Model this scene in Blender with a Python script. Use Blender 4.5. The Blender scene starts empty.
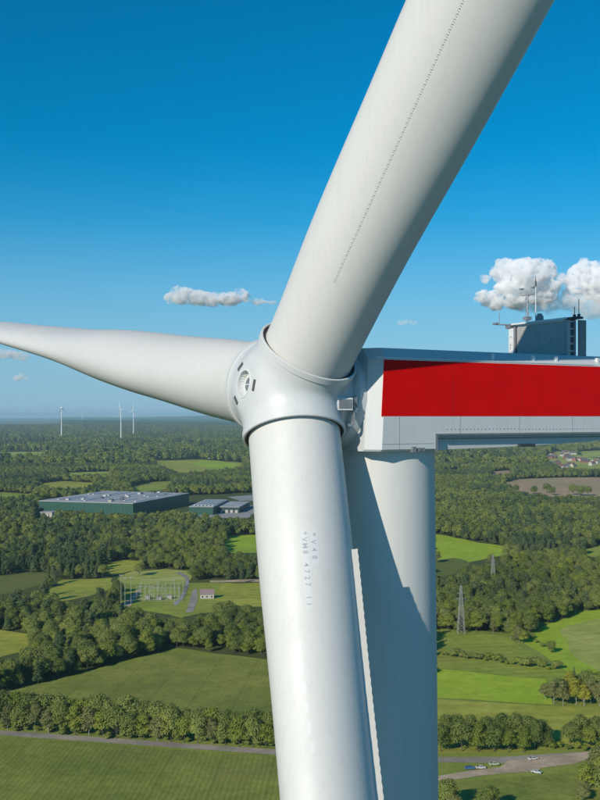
import bpy, bmesh, math, random
import numpy as np
from mathutils import Vector, Matrix, noise
random.seed(7); rng = np.random.default_rng(7)
SC = bpy.context.scene; COL = SC.collection
R = math.radians

# ------------------------------------------------------------------ camera, sky, sun, exposure
EYE = 140.0; F = 1000.0                       # eye height in metres; focal length in photo pixels (600 wide)
cam = bpy.data.cameras.new('camera'); camo = bpy.data.objects.new('camera', cam); COL.objects.link(camo)
camo.location = (0, 0, EYE); camo.rotation_euler = (R(90), 0, 0)
cam.sensor_fit = 'VERTICAL'; cam.sensor_height = 24; cam.lens = 24 * F / 800; cam.shift_y = 16 / 800
cam.clip_start = .5; cam.clip_end = 80000
SC.camera = camo
SUN_AZ, SUN_EL = R(34), R(26)                 # sun behind the camera, to the left
sundir = Vector((-math.sin(SUN_AZ) * math.cos(SUN_EL), -math.cos(SUN_AZ) * math.cos(SUN_EL), math.sin(SUN_EL)))
W = bpy.data.worlds.new("World"); SC.world = W; W.use_nodes = True
wn = W.node_tree.nodes; wl = W.node_tree.links
bg = wn['Background']; sky = wn.new('ShaderNodeTexSky'); sky.sky_type = 'NISHITA'; sky.sun_disc = False
sky.sun_elevation = SUN_EL; sky.sun_rotation = math.atan2(sundir.x, sundir.y)
sky.altitude = 0; sky.air_density = 1.0; sky.dust_density = 0.0; sky.ozone_density = 4.0
hs = wn.new('ShaderNodeHueSaturation'); hs.inputs['Hue'].default_value = .490; hs.inputs['Saturation'].default_value = 1.56; hs.inputs['Value'].default_value = 1.14
# the pale blue of the lowest air, all round the horizon
tcw = wn.new('ShaderNodeTexCoord'); sx = wn.new('ShaderNodeSeparateXYZ'); wl.new(tcw.outputs['Generated'], sx.inputs[0])
mr = wn.new('ShaderNodeMapRange'); mr.interpolation_type = 'SMOOTHSTEP'; mr.inputs['From Min'].default_value = -.02; mr.inputs['From Max'].default_value = .27; mr.inputs['To Min'].default_value = .85; mr.inputs['To Max'].default_value = 0; wl.new(sx.outputs[2], mr.inputs[0])
hm_ = wn.new('ShaderNodeMix'); hm_.data_type = 'RGBA'; hm_.inputs[7].default_value = (2.0, 4.9, 7.7, 1); wl.new(mr.outputs[0], hm_.inputs[0])
wl.new(sky.outputs[0], hs.inputs['Color']); wl.new(hs.outputs[0], hm_.inputs[6]); wl.new(hm_.outputs[2], bg.inputs[0]); bg.inputs[1].default_value = .088
sl = bpy.data.lights.new('sun', 'SUN'); sl.energy = 4.05; sl.angle = R(.5); sl.color = (1, .92, .79)
so = bpy.data.objects.new('sun', sl); COL.objects.link(so); so.rotation_euler = sundir.to_track_quat('Z', 'Y').to_euler()
SC.view_settings.view_transform = 'Standard'; SC.view_settings.look = 'None'; SC.view_settings.gamma = 1
SC.view_settings.exposure = 0.0
SC.cycles.max_bounces = 40; SC.cycles.volume_bounces = 40; SC.cycles.transparent_max_bounces = 8
SC.cycles.use_denoising = True; SC.cycles.volume_step_rate = .18; SC.cycles.volume_max_steps = 256
SC.cycles.diffuse_bounces = 3; SC.cycles.glossy_bounces = 3

# ------------------------------------------------------------------ helpers
def tag(o, label=None, cat=None, group=None, kind=None):
    if label: o['label'] = label
    if cat: o['category'] = cat
    if group: o['group'] = group
    if kind: o['kind'] = kind
    return o
def empty(name, loc=(0, 0, 0), rz=0.0):
    o = bpy.data.objects.new(name, None); COL.objects.link(o); o.location = loc; o.rotation_euler = (0, 0, rz)
    o.empty_display_size = .5
    return o
def link(name, me, parent=None, org=None):
    o = bpy.data.objects.new(name, me); COL.objects.link(o)
    if parent: o.parent = parent
    return o
def copy_tree(o, parent=None):
    c = o.copy(); COL.objects.link(c)
    if parent: c.parent = parent
    for ch in [x for x in KIDS.get(o.name, [])]:
        d = ch.copy(); COL.objects.link(d); d.parent = c
        for g in KIDS.get(ch.name, []):
            e = g.copy(); COL.objects.link(e); e.parent = d
    return c
KIDS = {}
class MB:
    """collects geometry, links it as one mesh object"""
    def __init__(s): s.v = []; s.f = []; s.m = []
    def add(s, vs, fs, mi=0):
        n = len(s.v); s.v += [tuple(map(float, p)) for p in vs]; s.f += [tuple(i + n for i in f) for f in fs]; s.m += [mi] * len(fs)
    def box(s, c, sx, sy, sz, ax=None, mi=0, taper=1.0):
        ax = ax or (Vector((1, 0, 0)), Vector((0, 1, 0)), Vector((0, 0, 1)))
        c = Vector(c); vs = []
        for k in (-1, 1):
            t = taper if k > 0 else 1
            for i, j in ((-1, -1), (1, -1), (1, 1), (-1, 1)):
                vs.append(c + ax[0] * (i * sx / 2 * t) + ax[1] * (j * sy / 2 * t) + ax[2] * (k * sz / 2))
        s.add(vs, [(3, 2, 1, 0), (4, 5, 6, 7), (0, 1, 5, 4), (1, 2, 6, 5), (2, 3, 7, 6), (3, 0, 4, 7)], mi)
    def bar(s, a, b, r, n=6, mi=0, r2=None):
        a = Vector(a); b = Vector(b); d = (b - a).normalized(); x = d.orthogonal().normalized(); y = d.cross(x); r2 = r if r2 is None else r2
        vs = [p + (x * math.cos(q) + y * math.sin(q)) * rr for p, rr in ((a, r), (b, r2)) for q in [2 * math.pi * i / n for i in range(n)]]
        s.add(vs, [(i, (i + 1) % n, n + (i + 1) % n, n + i) for i in range(n)] + [tuple(range(n - 1, -1, -1)), tuple(range(n, 2 * n))], mi)
    def prism(s, pts, z0, z1, mi=0, top=None):
        n = len(pts); vs = [(p[0], p[1], z0) for p in pts] + [(p[0], p[1], z1) for p in pts]
        s.add(vs, [(i, (i + 1) % n, n + (i + 1) % n, n + i) for i in range(n)] + [tuple(range(n - 1, -1, -1))], mi)
        s.add(vs[n:], [tuple(range(n))], mi if top is None else top)
    def hull_loop(s, rings, mi=0, closed=True, cap=True):
        n = len(rings[0]); vs = [p for r in rings for p in r]; fs = []
        for k in range(len(rings) - 1):
            for i in range(n if closed else n - 1):
                j = (i + 1) % n; fs.append((k * n + i, k * n + j, (k + 1) * n + j, (k + 1) * n + i))
        if cap: fs += [tuple(range(n - 1, -1, -1)), tuple(range((len(rings) - 1) * n, len(rings) * n))]
        s.add(vs, fs, mi)
    def build(s, name, mats, parent=None, smooth=False, angle=None, recalc=True, raw=False):
        org = Vector((0, 0, 0))
        if parent is not None and not raw:
            p = parent
            while p is not None: org += Vector(p.location); p = p.parent
        me = bpy.data.meshes.new(name)
        v = np.array(s.v, float) - np.array(org)
        me.from_pydata(v.tolist(), [], s.f)
        for m in (mats if isinstance(mats, (list, tuple)) else [mats]): me.materials.append(m)
        me.polygons.foreach_set('material_index', s.m)
        if recalc:
            bm = bmesh.new(); bm.from_mesh(me); bmesh.ops.recalc_face_normals(bm, faces=bm.faces); bm.to_mesh(me); bm.free()
        if smooth: me.polygons.foreach_set('use_smooth', [True] * len(me.polygons))
        if angle: me.set_sharp_from_angle(angle=angle)
        me.update()
        o = link(name, me, parent)
        if parent is not None: KIDS.setdefault(parent.name, []).append(o)
        return o

def mat(name, col, rough=.6, metal=0, spec=.5, var=0.0, vscale=1.0, col2=None, bump=0, bscale=5, detail=4, coat=0):
    m = bpy.data.materials.new(name); m.use_nodes = True; nt = m.node_tree; b = nt.nodes['Principled BSDF']
    b.inputs['Base Color'].default_value = (*col, 1); b.inputs['Roughness'].default_value = rough
    b.inputs['Metallic'].default_value = metal; b.inputs['Specular IOR Level'].default_value = spec; b.inputs['Coat Weight'].default_value = coat
    tc = nt.nodes.new('ShaderNodeTexCoord')
    if var or col2:
        nz = nt.nodes.new('ShaderNodeTexNoise'); nz.inputs['Scale'].default_value = vscale; nz.inputs['Detail'].default_value = detail
        nt.links.new(tc.outputs['Object'], nz.inputs['Vector'])
        rp = nt.nodes.new('ShaderNodeValToRGB'); rp.color_ramp.elements[0].position = .3; rp.color_ramp.elements[1].position = .7
        c2 = col2 or tuple(c * (1 - var) for c in col)
        rp.color_ramp.elements[0].color = (*c2, 1); rp.color_ramp.elements[1].color = (*col, 1)
        nt.links.new(nz.outputs['Fac'], rp.inputs[0]); nt.links.new(rp.outputs[0], b.inputs['Base Color'])
    if bump:
        n2 = nt.nodes.new('ShaderNodeTexNoise'); n2.inputs['Scale'].default_value = bscale; n2.inputs['Detail'].default_value = 6
        nt.links.new(tc.outputs['Object'], n2.inputs['Vector'])
        bp = nt.nodes.new('ShaderNodeBump'); bp.inputs['Distance'].default_value = bump; bp.inputs['Strength'].default_value = 1
        nt.links.new(n2.outputs['Fac'], bp.inputs['Height']); nt.links.new(bp.outputs[0], b.inputs['Normal'])
    return m

def paint_mat(name, col, rough=.32):
    """weathered gel-coat: slow mottling, thin vertical run-off streaks, speckle of dirt"""
    m = mat(name, col, rough); nt = m.node_tree; L = nt.links; b = nt.nodes['Principled BSDF']
    tc = [n for n in nt.nodes if n.type == 'TEX_COORD'][0]
    n1 = nt.nodes.new('ShaderNodeTexNoise'); n1.inputs['Scale'].default_value = .5; n1.inputs['Detail'].default_value = 5
    mp = nt.nodes.new('ShaderNodeMapping'); mp.inputs['Scale'].default_value = (5, 5, .35)
    n2 = nt.nodes.new('ShaderNodeTexNoise'); n2.inputs['Scale'].default_value = 1.5; n2.inputs['Detail'].default_value = 7
    n3 = nt.nodes.new('ShaderNodeTexNoise'); n3.inputs['Scale'].default_value = 14; n3.inputs['Detail'].default_value = 8
    L.new(tc.outputs['Object'], n1.inputs[0]); L.new(tc.outputs['Object'], mp.inputs[0]); L.new(mp.outputs[0], n2.inputs[0]); L.new(tc.outputs['Object'], n3.inputs[0])
    def ramp(src, p0, p1, c0, c1):
        r = nt.nodes.new('ShaderNodeValToRGB'); e = r.color_ramp.elements; e[0].position = p0; e[1].position = p1
        e[0].color = (c0, c0, c0, 1); e[1].color = (c1, c1, c1, 1); L.new(src, r.inputs[0]); return r.outputs[0]
    def mul(a, c):
        x = nt.nodes.new('ShaderNodeMix'); x.data_type = 'RGBA'; x.blend_type = 'MULTIPLY'; x.inputs[0].default_value = 1
        L.new(a, x.inputs[6]); L.new(c, x.inputs[7]); return x.outputs[2]
    base = nt.nodes.new('ShaderNodeRGB'); base.outputs[0].default_value = (*col, 1)
    o = mul(base.outputs[0], ramp(n1.outputs['Fac'], .3, .7, .955, 1)); o = mul(o, ramp(n2.outputs['Fac'], .25, .5, .945, 1)); o = mul(o, ramp(n3.outputs['Fac'], .22, .36, .88, 1))
    L.new(o, b.inputs['Base Color'])
    L.new(ramp(n1.outputs['Fac'], .3, .7, rough + .1, rough - .04), b.inputs['Roughness'])
    bp = nt.nodes.new('ShaderNodeBump'); bp.inputs['Distance'].default_value = .006; bp.inputs['Strength'].default_value = .35; L.new(n1.outputs['Fac'], bp.inputs['Height']); L.new(bp.outputs[0], b.inputs['Normal'])
    return m

M = {
 'blade': paint_mat('blade_gelcoat', (.69, .68, .635), .5), 'hub': paint_mat('hub_gelcoat', (.66, .67, .65)),
 'tower': paint_mat('tower_paint', (.64, .64, .60), .42), 'nac': paint_mat('nacelle_gelcoat', (.60, .62, .61), .4),
 'red': mat('red_band_paint', (.74, .003, .002), .5, spec=.12, var=.14, vscale=1.1, detail=10, bump=.004, bscale=2),
 'rubber': mat('seal_rubber', (.07, .062, .056), .7), 'steel': mat('galvanised_steel', (.42, .43, .44), .45, .6, var=.2, vscale=6),
 'grey': mat('grey_metal', (.26, .27, .28), .5, .3, var=.2, vscale=5), 'dark': mat('dark_metal', (.05, .055, .06), .5, .2),
 'louvre': mat('cooler_fins', (.60, .58, .55), .6, .1, var=.2, vscale=4), 'core': mat('radiator_core', (.30, .30, .29), .7), 'slot': mat('vent_slot', (.10, .10, .10), .7), 'ink': mat('grey_lettering', (.40, .41, .42), .6),
 'glass': mat('dark_glass', (.03, .04, .05), .08), 'pale': mat('pale_plastic', (.7, .72, .7), .4),
 'strip': mat('serration_strip_plastic', (.64, .61, .54), .5), 'decal': mat('decal_film', (.685, .69, .67), .5),
 'vg': mat('vortex_generator_plastic', (.34, .34, .32), .6),
}

Z_ = Vector((0, 0, 1))
# ------------------------------------------------------------------ ground pixels -> metres
def G(px, py, h=0.0):
    D = (EYE - h) * F / (py - 416.0)
    return ((px - 300.0) / F * D, D)
def topx(X, Y, Z=0.0):
    return 300 + F * X / Y, 416 + F * (EYE - Z) / Y
def cw(p):                                      # camera axes (x right, y up, z towards viewer) -> world
    return Vector((p[0], -p[2], p[1] + EYE))
# ------------------------------------------------------------------ ground and fields
def gmat(name, c1, c2, scale, c3=None, rows=None, bump=0.0, rough=.95, s3=None):
    """field surface: two tones mixed by noise in metres, a third at large scale, optional crop rows (spacing, angle, strength)"""
    m = bpy.data.materials.new(name); m.use_nodes = True; nt = m.node_tree; L = nt.links; b = nt.nodes['Principled BSDF']
    b.inputs['Roughness'].default_value = rough; b.inputs['Specular IOR Level'].default_value = .1
    tc = nt.nodes.new('ShaderNodeTexCoord')
    def nz(sc, det=6):
        n = nt.nodes.new('ShaderNodeTexNoise'); n.inputs['Scale'].default_value = sc; n.inputs['Detail'].default_value = det; n.inputs['Roughness'].default_value = .65
        L.new(tc.outputs['Object'], n.inputs[0]); return n.outputs['Fac']
    def rmp(src, p0, p1, a, c):
        r = nt.nodes.new('ShaderNodeValToRGB'); e = r.color_ramp.elements; e[0].position = p0; e[1].position = p1; e[0].color = (*a, 1); e[1].color = (*c, 1); L.new(src, r.inputs[0]); return r.outputs[0]
    def mix(f, a, c, mode='MIX'):
        x = nt.nodes.new('ShaderNodeMix'); x.data_type = 'RGBA'; x.blend_type = mode
        if isinstance(f, float): x.inputs[0].default_value = f
        else: L.new(f, x.inputs[0])
        L.new(a, x.inputs[6]); L.new(c, x.inputs[7]); return x.outputs[2]
    o = rmp(nz(scale), .35, .65, c1, c2)
    if c3:
        r3 = nt.nodes.new('ShaderNodeRGB'); r3.outputs[0].default_value = (*c3, 1)
        f = rmp(nz(s3 or scale * .12, 5), .45, .62, (0, 0, 0), (1, 1, 1)); o = mix(f, o, r3.outputs[0])
    h = nz(scale * 5, 5)
    if rows:
        sp, ang, st = rows
        mp = nt.nodes.new('ShaderNodeMapping'); mp.inputs['Rotation'].default_value = (0, 0, ang); L.new(tc.outputs['Object'], mp.inputs[0])
        w = nt.nodes.new('ShaderNodeTexWave'); w.bands_direction = 'X'; w.inputs['Scale'].default_value = .314 / sp; w.inputs['Distortion'].default_value = 2.6; w.inputs['Detail'].default_value = 4; w.inputs['Detail Scale'].default_value = .35; w.inputs['Detail Roughness'].default_value = .7
        L.new(mp.outputs[0], w.inputs[0]); o = mix(1.0, o, rmp(w.outputs['Fac'], .1, .9, (1 - st,) * 3, (1, 1, 1)), 'MULTIPLY')
        w2 = nt.nodes.new('ShaderNodeTexWave'); w2.bands_direction = 'X'; w2.inputs['Scale'].default_value = .314 / 21; w2.inputs['Distortion'].default_value = .5; w2.inputs['Detail Scale'].default_value = .02
        L.new(mp.outputs[0], w2.inputs[0]); o = mix(1.0, o, rmp(w2.outputs['Fac'], .965, .995, (1, 1, 1), (.89, .89, .87)), 'MULTIPLY')
        pt = nz(.018, 7); o = mix(1.0, o, rmp(pt, .36, .60, (.80, .86, .78), (1.06, 1.03, 1.0)), 'MULTIPLY')
    o = mix(1.0, o, rmp(h, .3, .65, (.80, .80, .80), (1.1, 1.1, 1.1)), 'MULTIPLY')
    L.new(o, b.inputs['Base Color'])
    if bump:
        bp = nt.nodes.new('ShaderNodeBump'); bp.inputs['Distance'].default_value = bump; L.new(h, bp.inputs['Height']); L.new(bp.outputs[0], b.inputs['Normal'])
    return m
GM = {
 'floor': gmat('wood_floor', (0.065, 0.085, 0.022), (0.111, 0.130, 0.035), .05, (0.091, 0.104, 0.035)),
 'maize': gmat('maize_tops', (0.215, 0.247, 0.046), (0.288, 0.316, 0.063), .06, (0.247, 0.262, 0.063), rows=(2.1, R(3), .17), bump=.25, s3=.012),
 'maize2': gmat('maize_tops_far', (0.239, 0.254, 0.051), (0.304, 0.309, 0.063), .05, (0.215, 0.239, 0.051), rows=(2.2, R(5), .09), bump=.25, s3=.01),
 'maize3': gmat('maize_tops_near', (0.227, 0.263, 0.051), (0.300, 0.333, 0.071), .09, (0.326, 0.342, 0.077), rows=(1.8, R(-60), .2), bump=.25, s3=.02),
 'edge': gmat('field_edge_grass', (0.225, 0.282, 0.048), (0.300, 0.336, 0.067), .15, (0.188, 0.240, 0.043), bump=.1),
 'bright': gmat('bright_meadow', (0.312, 0.432, 0.028), (0.400, 0.504, 0.043), .03, (0.263, 0.360, 0.038), bump=.1),
 'meadow': gmat('meadow', (0.263, 0.336, 0.043), (0.362, 0.420, 0.067), .04, (0.312, 0.324, 0.067), rows=(9, R(80), .10), bump=.1),
 'olive': gmat('mown_meadow', (0.350, 0.372, 0.057), (0.450, 0.444, 0.076), .03, (0.338, 0.348, 0.067), rows=(12, R(84), .10), bump=.1),
 'pale': gmat('stubble_pale', (0.392, 0.414, 0.104), (0.461, 0.470, 0.128), .02, (0.323, 0.403, 0.072), rows=(14, R(60), .08)),
 'brown': gmat('bare_soil', (0.403, 0.275, 0.162), (0.493, 0.347, 0.209), .012, (0.347, 0.286, 0.142), s3=.004),
 'rough': gmat('rough_grass', (0.112, 0.156, 0.028), (0.175, 0.204, 0.048), .10, (0.188, 0.180, 0.057), bump=.2),
 'asphalt': gmat('asphalt', (.34, .30, .25), (.42, .37, .31), .3, (.27, .24, .20)),
 'gravel': gmat('gravel', (.50, .38, .26), (.58, .46, .33), .4, (.40, .31, .21), s3=.08),
 'paving': gmat('concrete_yard', (.30, .29, .27), (.40, .39, .37), .05, (.22, .21, .2)),
}
FIELDS = []          # clearings in photo pixels: no wood grows where one can be seen
def sheet(name, pix, m, z, clear=True, kind='structure', sub=0, h=0.0):
    P = [G(x, y, h) for x, y in pix]
    # roughen the border: split the edges and jog the new points
    out = []
    n = len(P)
    for i in range(n):
        a = np.array(P[i]); b = np.array(P[(i + 1) % n]); L_ = np.linalg.norm(b - a); k = max(1, min(24, int(L_ / 14))) if sub else 1
        for j in range(k):
            p = a + (b - a) * j / k
            if j: p = p + rng.normal(0, sub, 2)
            out.append((p[0], p[1]))
    bm = bmesh.new(); vs = [bm.verts.new((x, y, z)) for x, y in out]; f = bm.faces.new(vs); bmesh.ops.triangulate(bm, faces=[f]); bmesh.ops.recalc_face_normals(bm, faces=bm.faces)
    for f in bm.faces:
        if f.normal.z < 0: f.normal_flip()
    me = bpy.data.meshes.new(name); bm.to_mesh(me); bm.free(); me.materials.append(m); o = link(name, me); tag(o, kind=kind)
    if clear: FIELDS.append(pix)
    return o
def crop(name, pix, m, z, hgt):
    """a standing crop: a low slab with a bumpy top"""
    P = [G(x, y) for x, y in pix]; FIELDS.append(pix)
    bm = bmesh.new(); vs = [bm.verts.new((x, y, z)) for x, y in P]; f = bm.faces.new(vs)
    if f.normal.z < 0: f.normal_flip()
    r = bmesh.ops.extrude_face_region(bm, geom=[f]); bmesh.ops.translate(bm, vec=(0, 0, hgt), verts=[g for g in r['geom'] if isinstance(g, bmesh.types.BMVert)])
    bmesh.ops.recalc_face_normals(bm, faces=bm.faces)
    me = bpy.data.meshes.new(name); bm.to_mesh(me); bm.free(); me.materials.append(m); return tag(link(name, me), kind='structure')

mb = MB(); mb.add([(-45000, -400, 0), (45000, -400, 0), (45000, 60000, 0), (-45000, 60000, 0)], [(0, 1, 2, 3)]); tag(mb.build('ground', GM['floor']), kind='structure')
# near strip, both sides
sheet('verge', [(-160, 700), (0, 727), (280, 749), (440, 752), (600, 742), (760, 730), (760, 1300), (-160, 1300)], GM['edge'], .04)
crop('maize_field', [(-160, 723), (0, 741), (278, 762.5), (330, 770), (425, 830), (300, 1200), (-160, 1200)], GM['maize'], .02, 2.1)
crop('maize_field', [(18, 694), (178, 655), (262, 664), (420, 690), (430, 733), (276, 733), (120, 712), (20, 700)], GM['maize2'], .02, 2.1)
sheet('grass_margin', [(-160, 720), (0, 694), (178, 648), (262, 659), (430, 685), (430, 752), (276, 748), (0, 730)], GM['edge'], .06, sub=1.0)
crop('maize_field', [(446, 786), (520, 779), (570, 775), (640, 777), (760, 792), (760, 1100), (452, 1100)], GM['maize3'], .02, .9)
sheet('road', [(-160, 714), (0, 730.5), (278, 750), (440, 757.5), (505, 757), (600, 751), (760, 741), (760, 745), (600, 756.5), (505, 763.5), (440, 762.5), (278, 755.2), (0, 735.4), (-160, 719)], GM['asphalt'], .14, sub=0)
sheet('gravel_yard', [(508, 761), (560, 755), (590, 752), (592, 758), (575, 764), (540, 768.5), (515, 769.5), (500, 768)], GM['gravel'], .18, sub=.5)
sheet('farm_track', [(430, 779), (440, 776), (470, 771), (500, 767.5), (540, 767), (540, 771.5), (505, 773.5), (480, 776), (455, 780), (430, 784)], GM['gravel'], .16)
# fields, right
sheet('meadow_ground', [(425, 626), (470, 630), (520, 634), (560, 612), (760, 596), (760, 745), (600, 748), (425, 750)], GM['edge'], .03, clear=False)
sheet('meadow', [(430, 630), (470, 633), (505, 636), (552, 668), (600, 676), (600, 690), (430, 668)], GM['meadow'], .08, sub=1.5)
sheet('meadow', [(520, 640), (545, 625), (570, 617), (760, 600), (760, 700), (600, 690), (560, 668)], GM['bright'], .10, sub=1.5)
sheet('stubble_field', [(560, 630), (592, 620), (760, 603), (760, 690), (600, 672), (570, 652)], GM['pale'], .14, sub=1.5)
sheet('meadow', [(430, 668), (470, 672), (545, 679), (553, 705), (430, 698)], GM['bright'], .12, sub=1)
sheet('mown_meadow', [(430, 699), (548, 706), (600, 708), (760, 716), (760, 740), (600, 748), (430, 755)], GM['olive'], .13, sub=1)
sheet('meadow', [(425, 532), (470, 541), (514, 548), (500, 556), (470, 562), (436, 569), (425, 572)], GM['bright'], .08, sub=2)
sheet('rough_meadow', [(425, 560), (455, 558), (470, 563), (450, 575), (425, 580)], GM['rough'], .12, sub=2)
sheet('meadow', [(575, 553), (600, 545), (700, 536), (700, 556), (600, 559)], GM['meadow'], .08, sub=2)
sheet('meadow', [(572, 614), (600, 610), (700, 600), (700, 620), (585, 622)], GM['bright'], .08, sub=2)
sheet('ploughed_field', [(500, 483), (520, 479), (560, 477.5), (700, 477), (700, 494), (600, 497.5), (560, 498), (520, 494)], GM['brown'], .15, sub=3)
sheet('ploughed_field', [(490, 472), (508, 470), (515, 474), (495, 476)], GM['brown'], .15, sub=3)
sheet('stubble_field', [(578, 451.5), (600, 450.5), (700, 449), (700, 457), (600, 457.5), (583, 456)], GM['pale'], .2, sub=4)
sheet('village_green', [(543, 457), (556, 451), (585, 456), (600, 459), (640, 462), (640, 473), (590, 469), (560, 468)], GM['pale'], .18, sub=4)
# fields, left
sheet('meadow', [(-60, 634), (0, 630), (28, 634), (34, 642), (20, 652), (0, 657), (-60, 660)], GM['olive'], .08, sub=1.5)
sheet('meadow', [(-40, 580), (38, 572), (60, 576), (20, 592), (-40, 600)], GM['rough'], .07, sub=1.5)
sheet('meadow', [(46, 592), (62, 580), (112, 578), (116, 588), (90, 596), (60, 602)], GM['olive'], .09, sub=1.5)
sheet('meadow', [(98, 568), (120, 560), (140, 561), (137, 570), (112, 575)], GM['olive'], .08, sub=1.5)
sheet('mown_meadow', [(134, 571), (165, 569), (188, 571), (190, 580), (182, 584), (128, 584), (118, 578)], GM['pale'], .1, sub=1.5)
sheet('meadow', [(118, 578), (150, 583), (188, 583), (232, 583), (216, 612), (180, 618), (120, 606)], GM['meadow'], .085, sub=1.5)
sheet('mown_meadow', [(222, 584), (300, 582), (300, 606), (250, 607), (214, 603)], GM['olive'], .12, sub=1)
sheet('meadow', [(222, 548), (228, 536), (300, 533), (300, 553), (232, 553)], GM['bright'], .08, sub=2)
sheet('meadow', [(15, 530), (24, 527), (28, 534), (18, 537)], GM['bright'], .08, sub=2)
sheet('meadow', [(36, 484), (60, 481), (96, 483), (92, 488), (50, 489)], GM['olive'], .1, sub=4)
sheet('meadow', [(128, 487), (150, 482), (172, 481), (168, 489), (135, 493)], GM['meadow'], .1, sub=4)
sheet('meadow', [(146, 461), (200, 459.5), (243, 463), (243, 468), (180, 474), (165, 468)], GM['olive'], .12, sub=5)
sheet('meadow', [(186, 462), (215, 460.5), (240, 464.5), (232, 469), (205, 468)], GM['bright'], .18, sub=5)
sheet('meadow', [(-20, 494), (0, 492), (40, 495), (30, 498), (-20, 499)], GM['meadow'], .1, sub=4)
sheet('concrete_yard', [(186, 512), (200, 507), (262, 505), (300, 506), (300, 516), (250, 519), (196, 517)], GM['paving'], .12, sub=0)
sheet('car_park', [(228, 497), (250, 495), (300, 495), (300, 500), (240, 501)], GM['paving'], .12, sub=0)
# paths
sheet('path', [(210, 580.6), (262, 579.4), (300, 579.4), (300, 581.8), (262, 582), (210, 582.6)], GM['gravel'], .2)
sheet('path', [(180, 572), (189, 577), (189, 585), (184, 598), (176, 606), (173, 604), (181, 596), (185.5, 585), (185, 578), (176, 573)], GM['paving'], .2)
sheet('driveway', [(193, 590), (197, 589), (198, 600), (193, 612), (186, 613), (189, 602)], GM['asphalt'], .2)
sheet('path', [(122, 605), (138, 590), (142, 590), (130, 607)], GM['gravel'], .2)
sheet('stubble_strip', [(-30, 444.2), (10, 443.6), (60, 444), (50, 445.6), (-30, 446)], GM['pale'], .3, sub=6)
sheet('stubble_strip', [(-30, 460), (14, 459), (10, 461.2), (-30, 462)], GM['pale'], .3, sub=6)
sheet('stubble_strip', [(88, 460), (108, 459), (112, 460.5), (92, 461.5)], GM['pale'], .3, sub=6)

for pix, m_ in (([(-30, 452.5), (48, 451.5), (56, 453.5), (40, 455.5), (-30, 456)], 'pale'), ([(98, 449.5), (146, 448.8), (150, 450.6), (104, 451.6)], 'olive'), ([(150, 444.5), (205, 444), (210, 445.8), (156, 446.4)], 'pale'), ([(440, 455), (500, 454), (508, 456), (446, 457.4)], 'olive'),
                ([(60, 473), (110, 471.5), (118, 474), (70, 476)], 'pale'), ([(506, 455), (540, 454.2), (544, 456.2), (510, 457.4)], 'pale'), ([(-30, 438.5), (20, 438), (60, 438.3), (50, 439.6), (-30, 440)], 'pale'), ([(440, 470), (470, 469), (476, 471), (446, 472.5)], 'brown')):
    sheet('distant_field', pix, GM[m_], .25, sub=5)
# ------------------------------------------------------------------ trees
def leafmat(name, c1, c2, seed=0.0):
    m = bpy.data.materials.new(name); m.use_nodes = True; nt = m.node_tree; L = nt.links; b = nt.nodes['Principled BSDF']
    b.inputs['Roughness'].default_value = .65; b.inputs['Specular IOR Level'].default_value = .15
    oi = nt.nodes.new('ShaderNodeObjectInfo'); ge = nt.nodes.new('ShaderNodeNewGeometry')
    r = nt.nodes.new('ShaderNodeValToRGB'); e = r.color_ramp.elements; e[0].color = (*c1, 1); e[1].color = (*c2, 1); e[0].position = .05; e[1].position = .95
    a = nt.nodes.new('ShaderNodeMath'); a.operation = 'MULTIPLY_ADD'; a.inputs[1].default_value = .45; 
    n = nt.nodes.new('ShaderNodeTexNoise'); n.inputs['Scale'].default_value = .009; n.inputs['Detail'].default_value = 3; L.new(oi.outputs['Location'], n.inputs[0])
    s1 = nt.nodes.new('ShaderNodeMath'); s1.operation = 'MULTIPLY_ADD'; L.new(n.outputs['Fac'], s1.inputs[0]); s1.inputs[1].default_value = 1.6; s1.inputs[2].default_value = -.62
    L.new(oi.outputs['Random'], a.inputs[0]); L.new(s1.outputs[0], a.inputs[2]); 
    g = nt.nodes.new('ShaderNodeMath'); g.operation = 'MULTIPLY_ADD'; L.new(ge.outputs['Random Per Island'], g.inputs[0]); g.inputs[1].default_value = .16; L.new(a.outputs[0], g.inputs[2])
    L.new(g.outputs[0], r.inputs[0]); L.new(r.outputs[0], b.inputs['Base Color'])
    tr = nt.nodes.new('ShaderNodeBsdfTranslucent'); L.new(r.outputs[0], tr.inputs[0]); mx = nt.nodes.new('ShaderNodeMixShader'); mx.inputs[0].default_value = .18
    L.new(b.outputs[0], mx.inputs[1]); L.new(tr.outputs[0], mx.inputs[2]); L.new(mx.outputs[0], nt.nodes['Material Output'].inputs[0])
    return m
LM = [leafmat('oak_leaves', (0.106, 0.151, 0.033), (0.288, 0.322, 0.077)), leafmat('lime_leaves', (0.121, 0.172, 0.026), (0.287, 0.322, 0.052)),
      leafmat('willow_leaves', (0.125, 0.142, 0.048), (0.251, 0.261, 0.089)), leafmat('pine_needles', (0.065, 0.104, 0.042), (0.155, 0.199, 0.079)),
      leafmat('yellow_leaves', (0.209, 0.232, 0.028), (0.361, 0.344, 0.043))]
BARK = mat('bark', (.10, .085, .07), .9, var=.4, vscale=2); BIRCH = mat('birch_bark', (.45, .43, .40), .8, var=.5, vscale=3)
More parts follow.
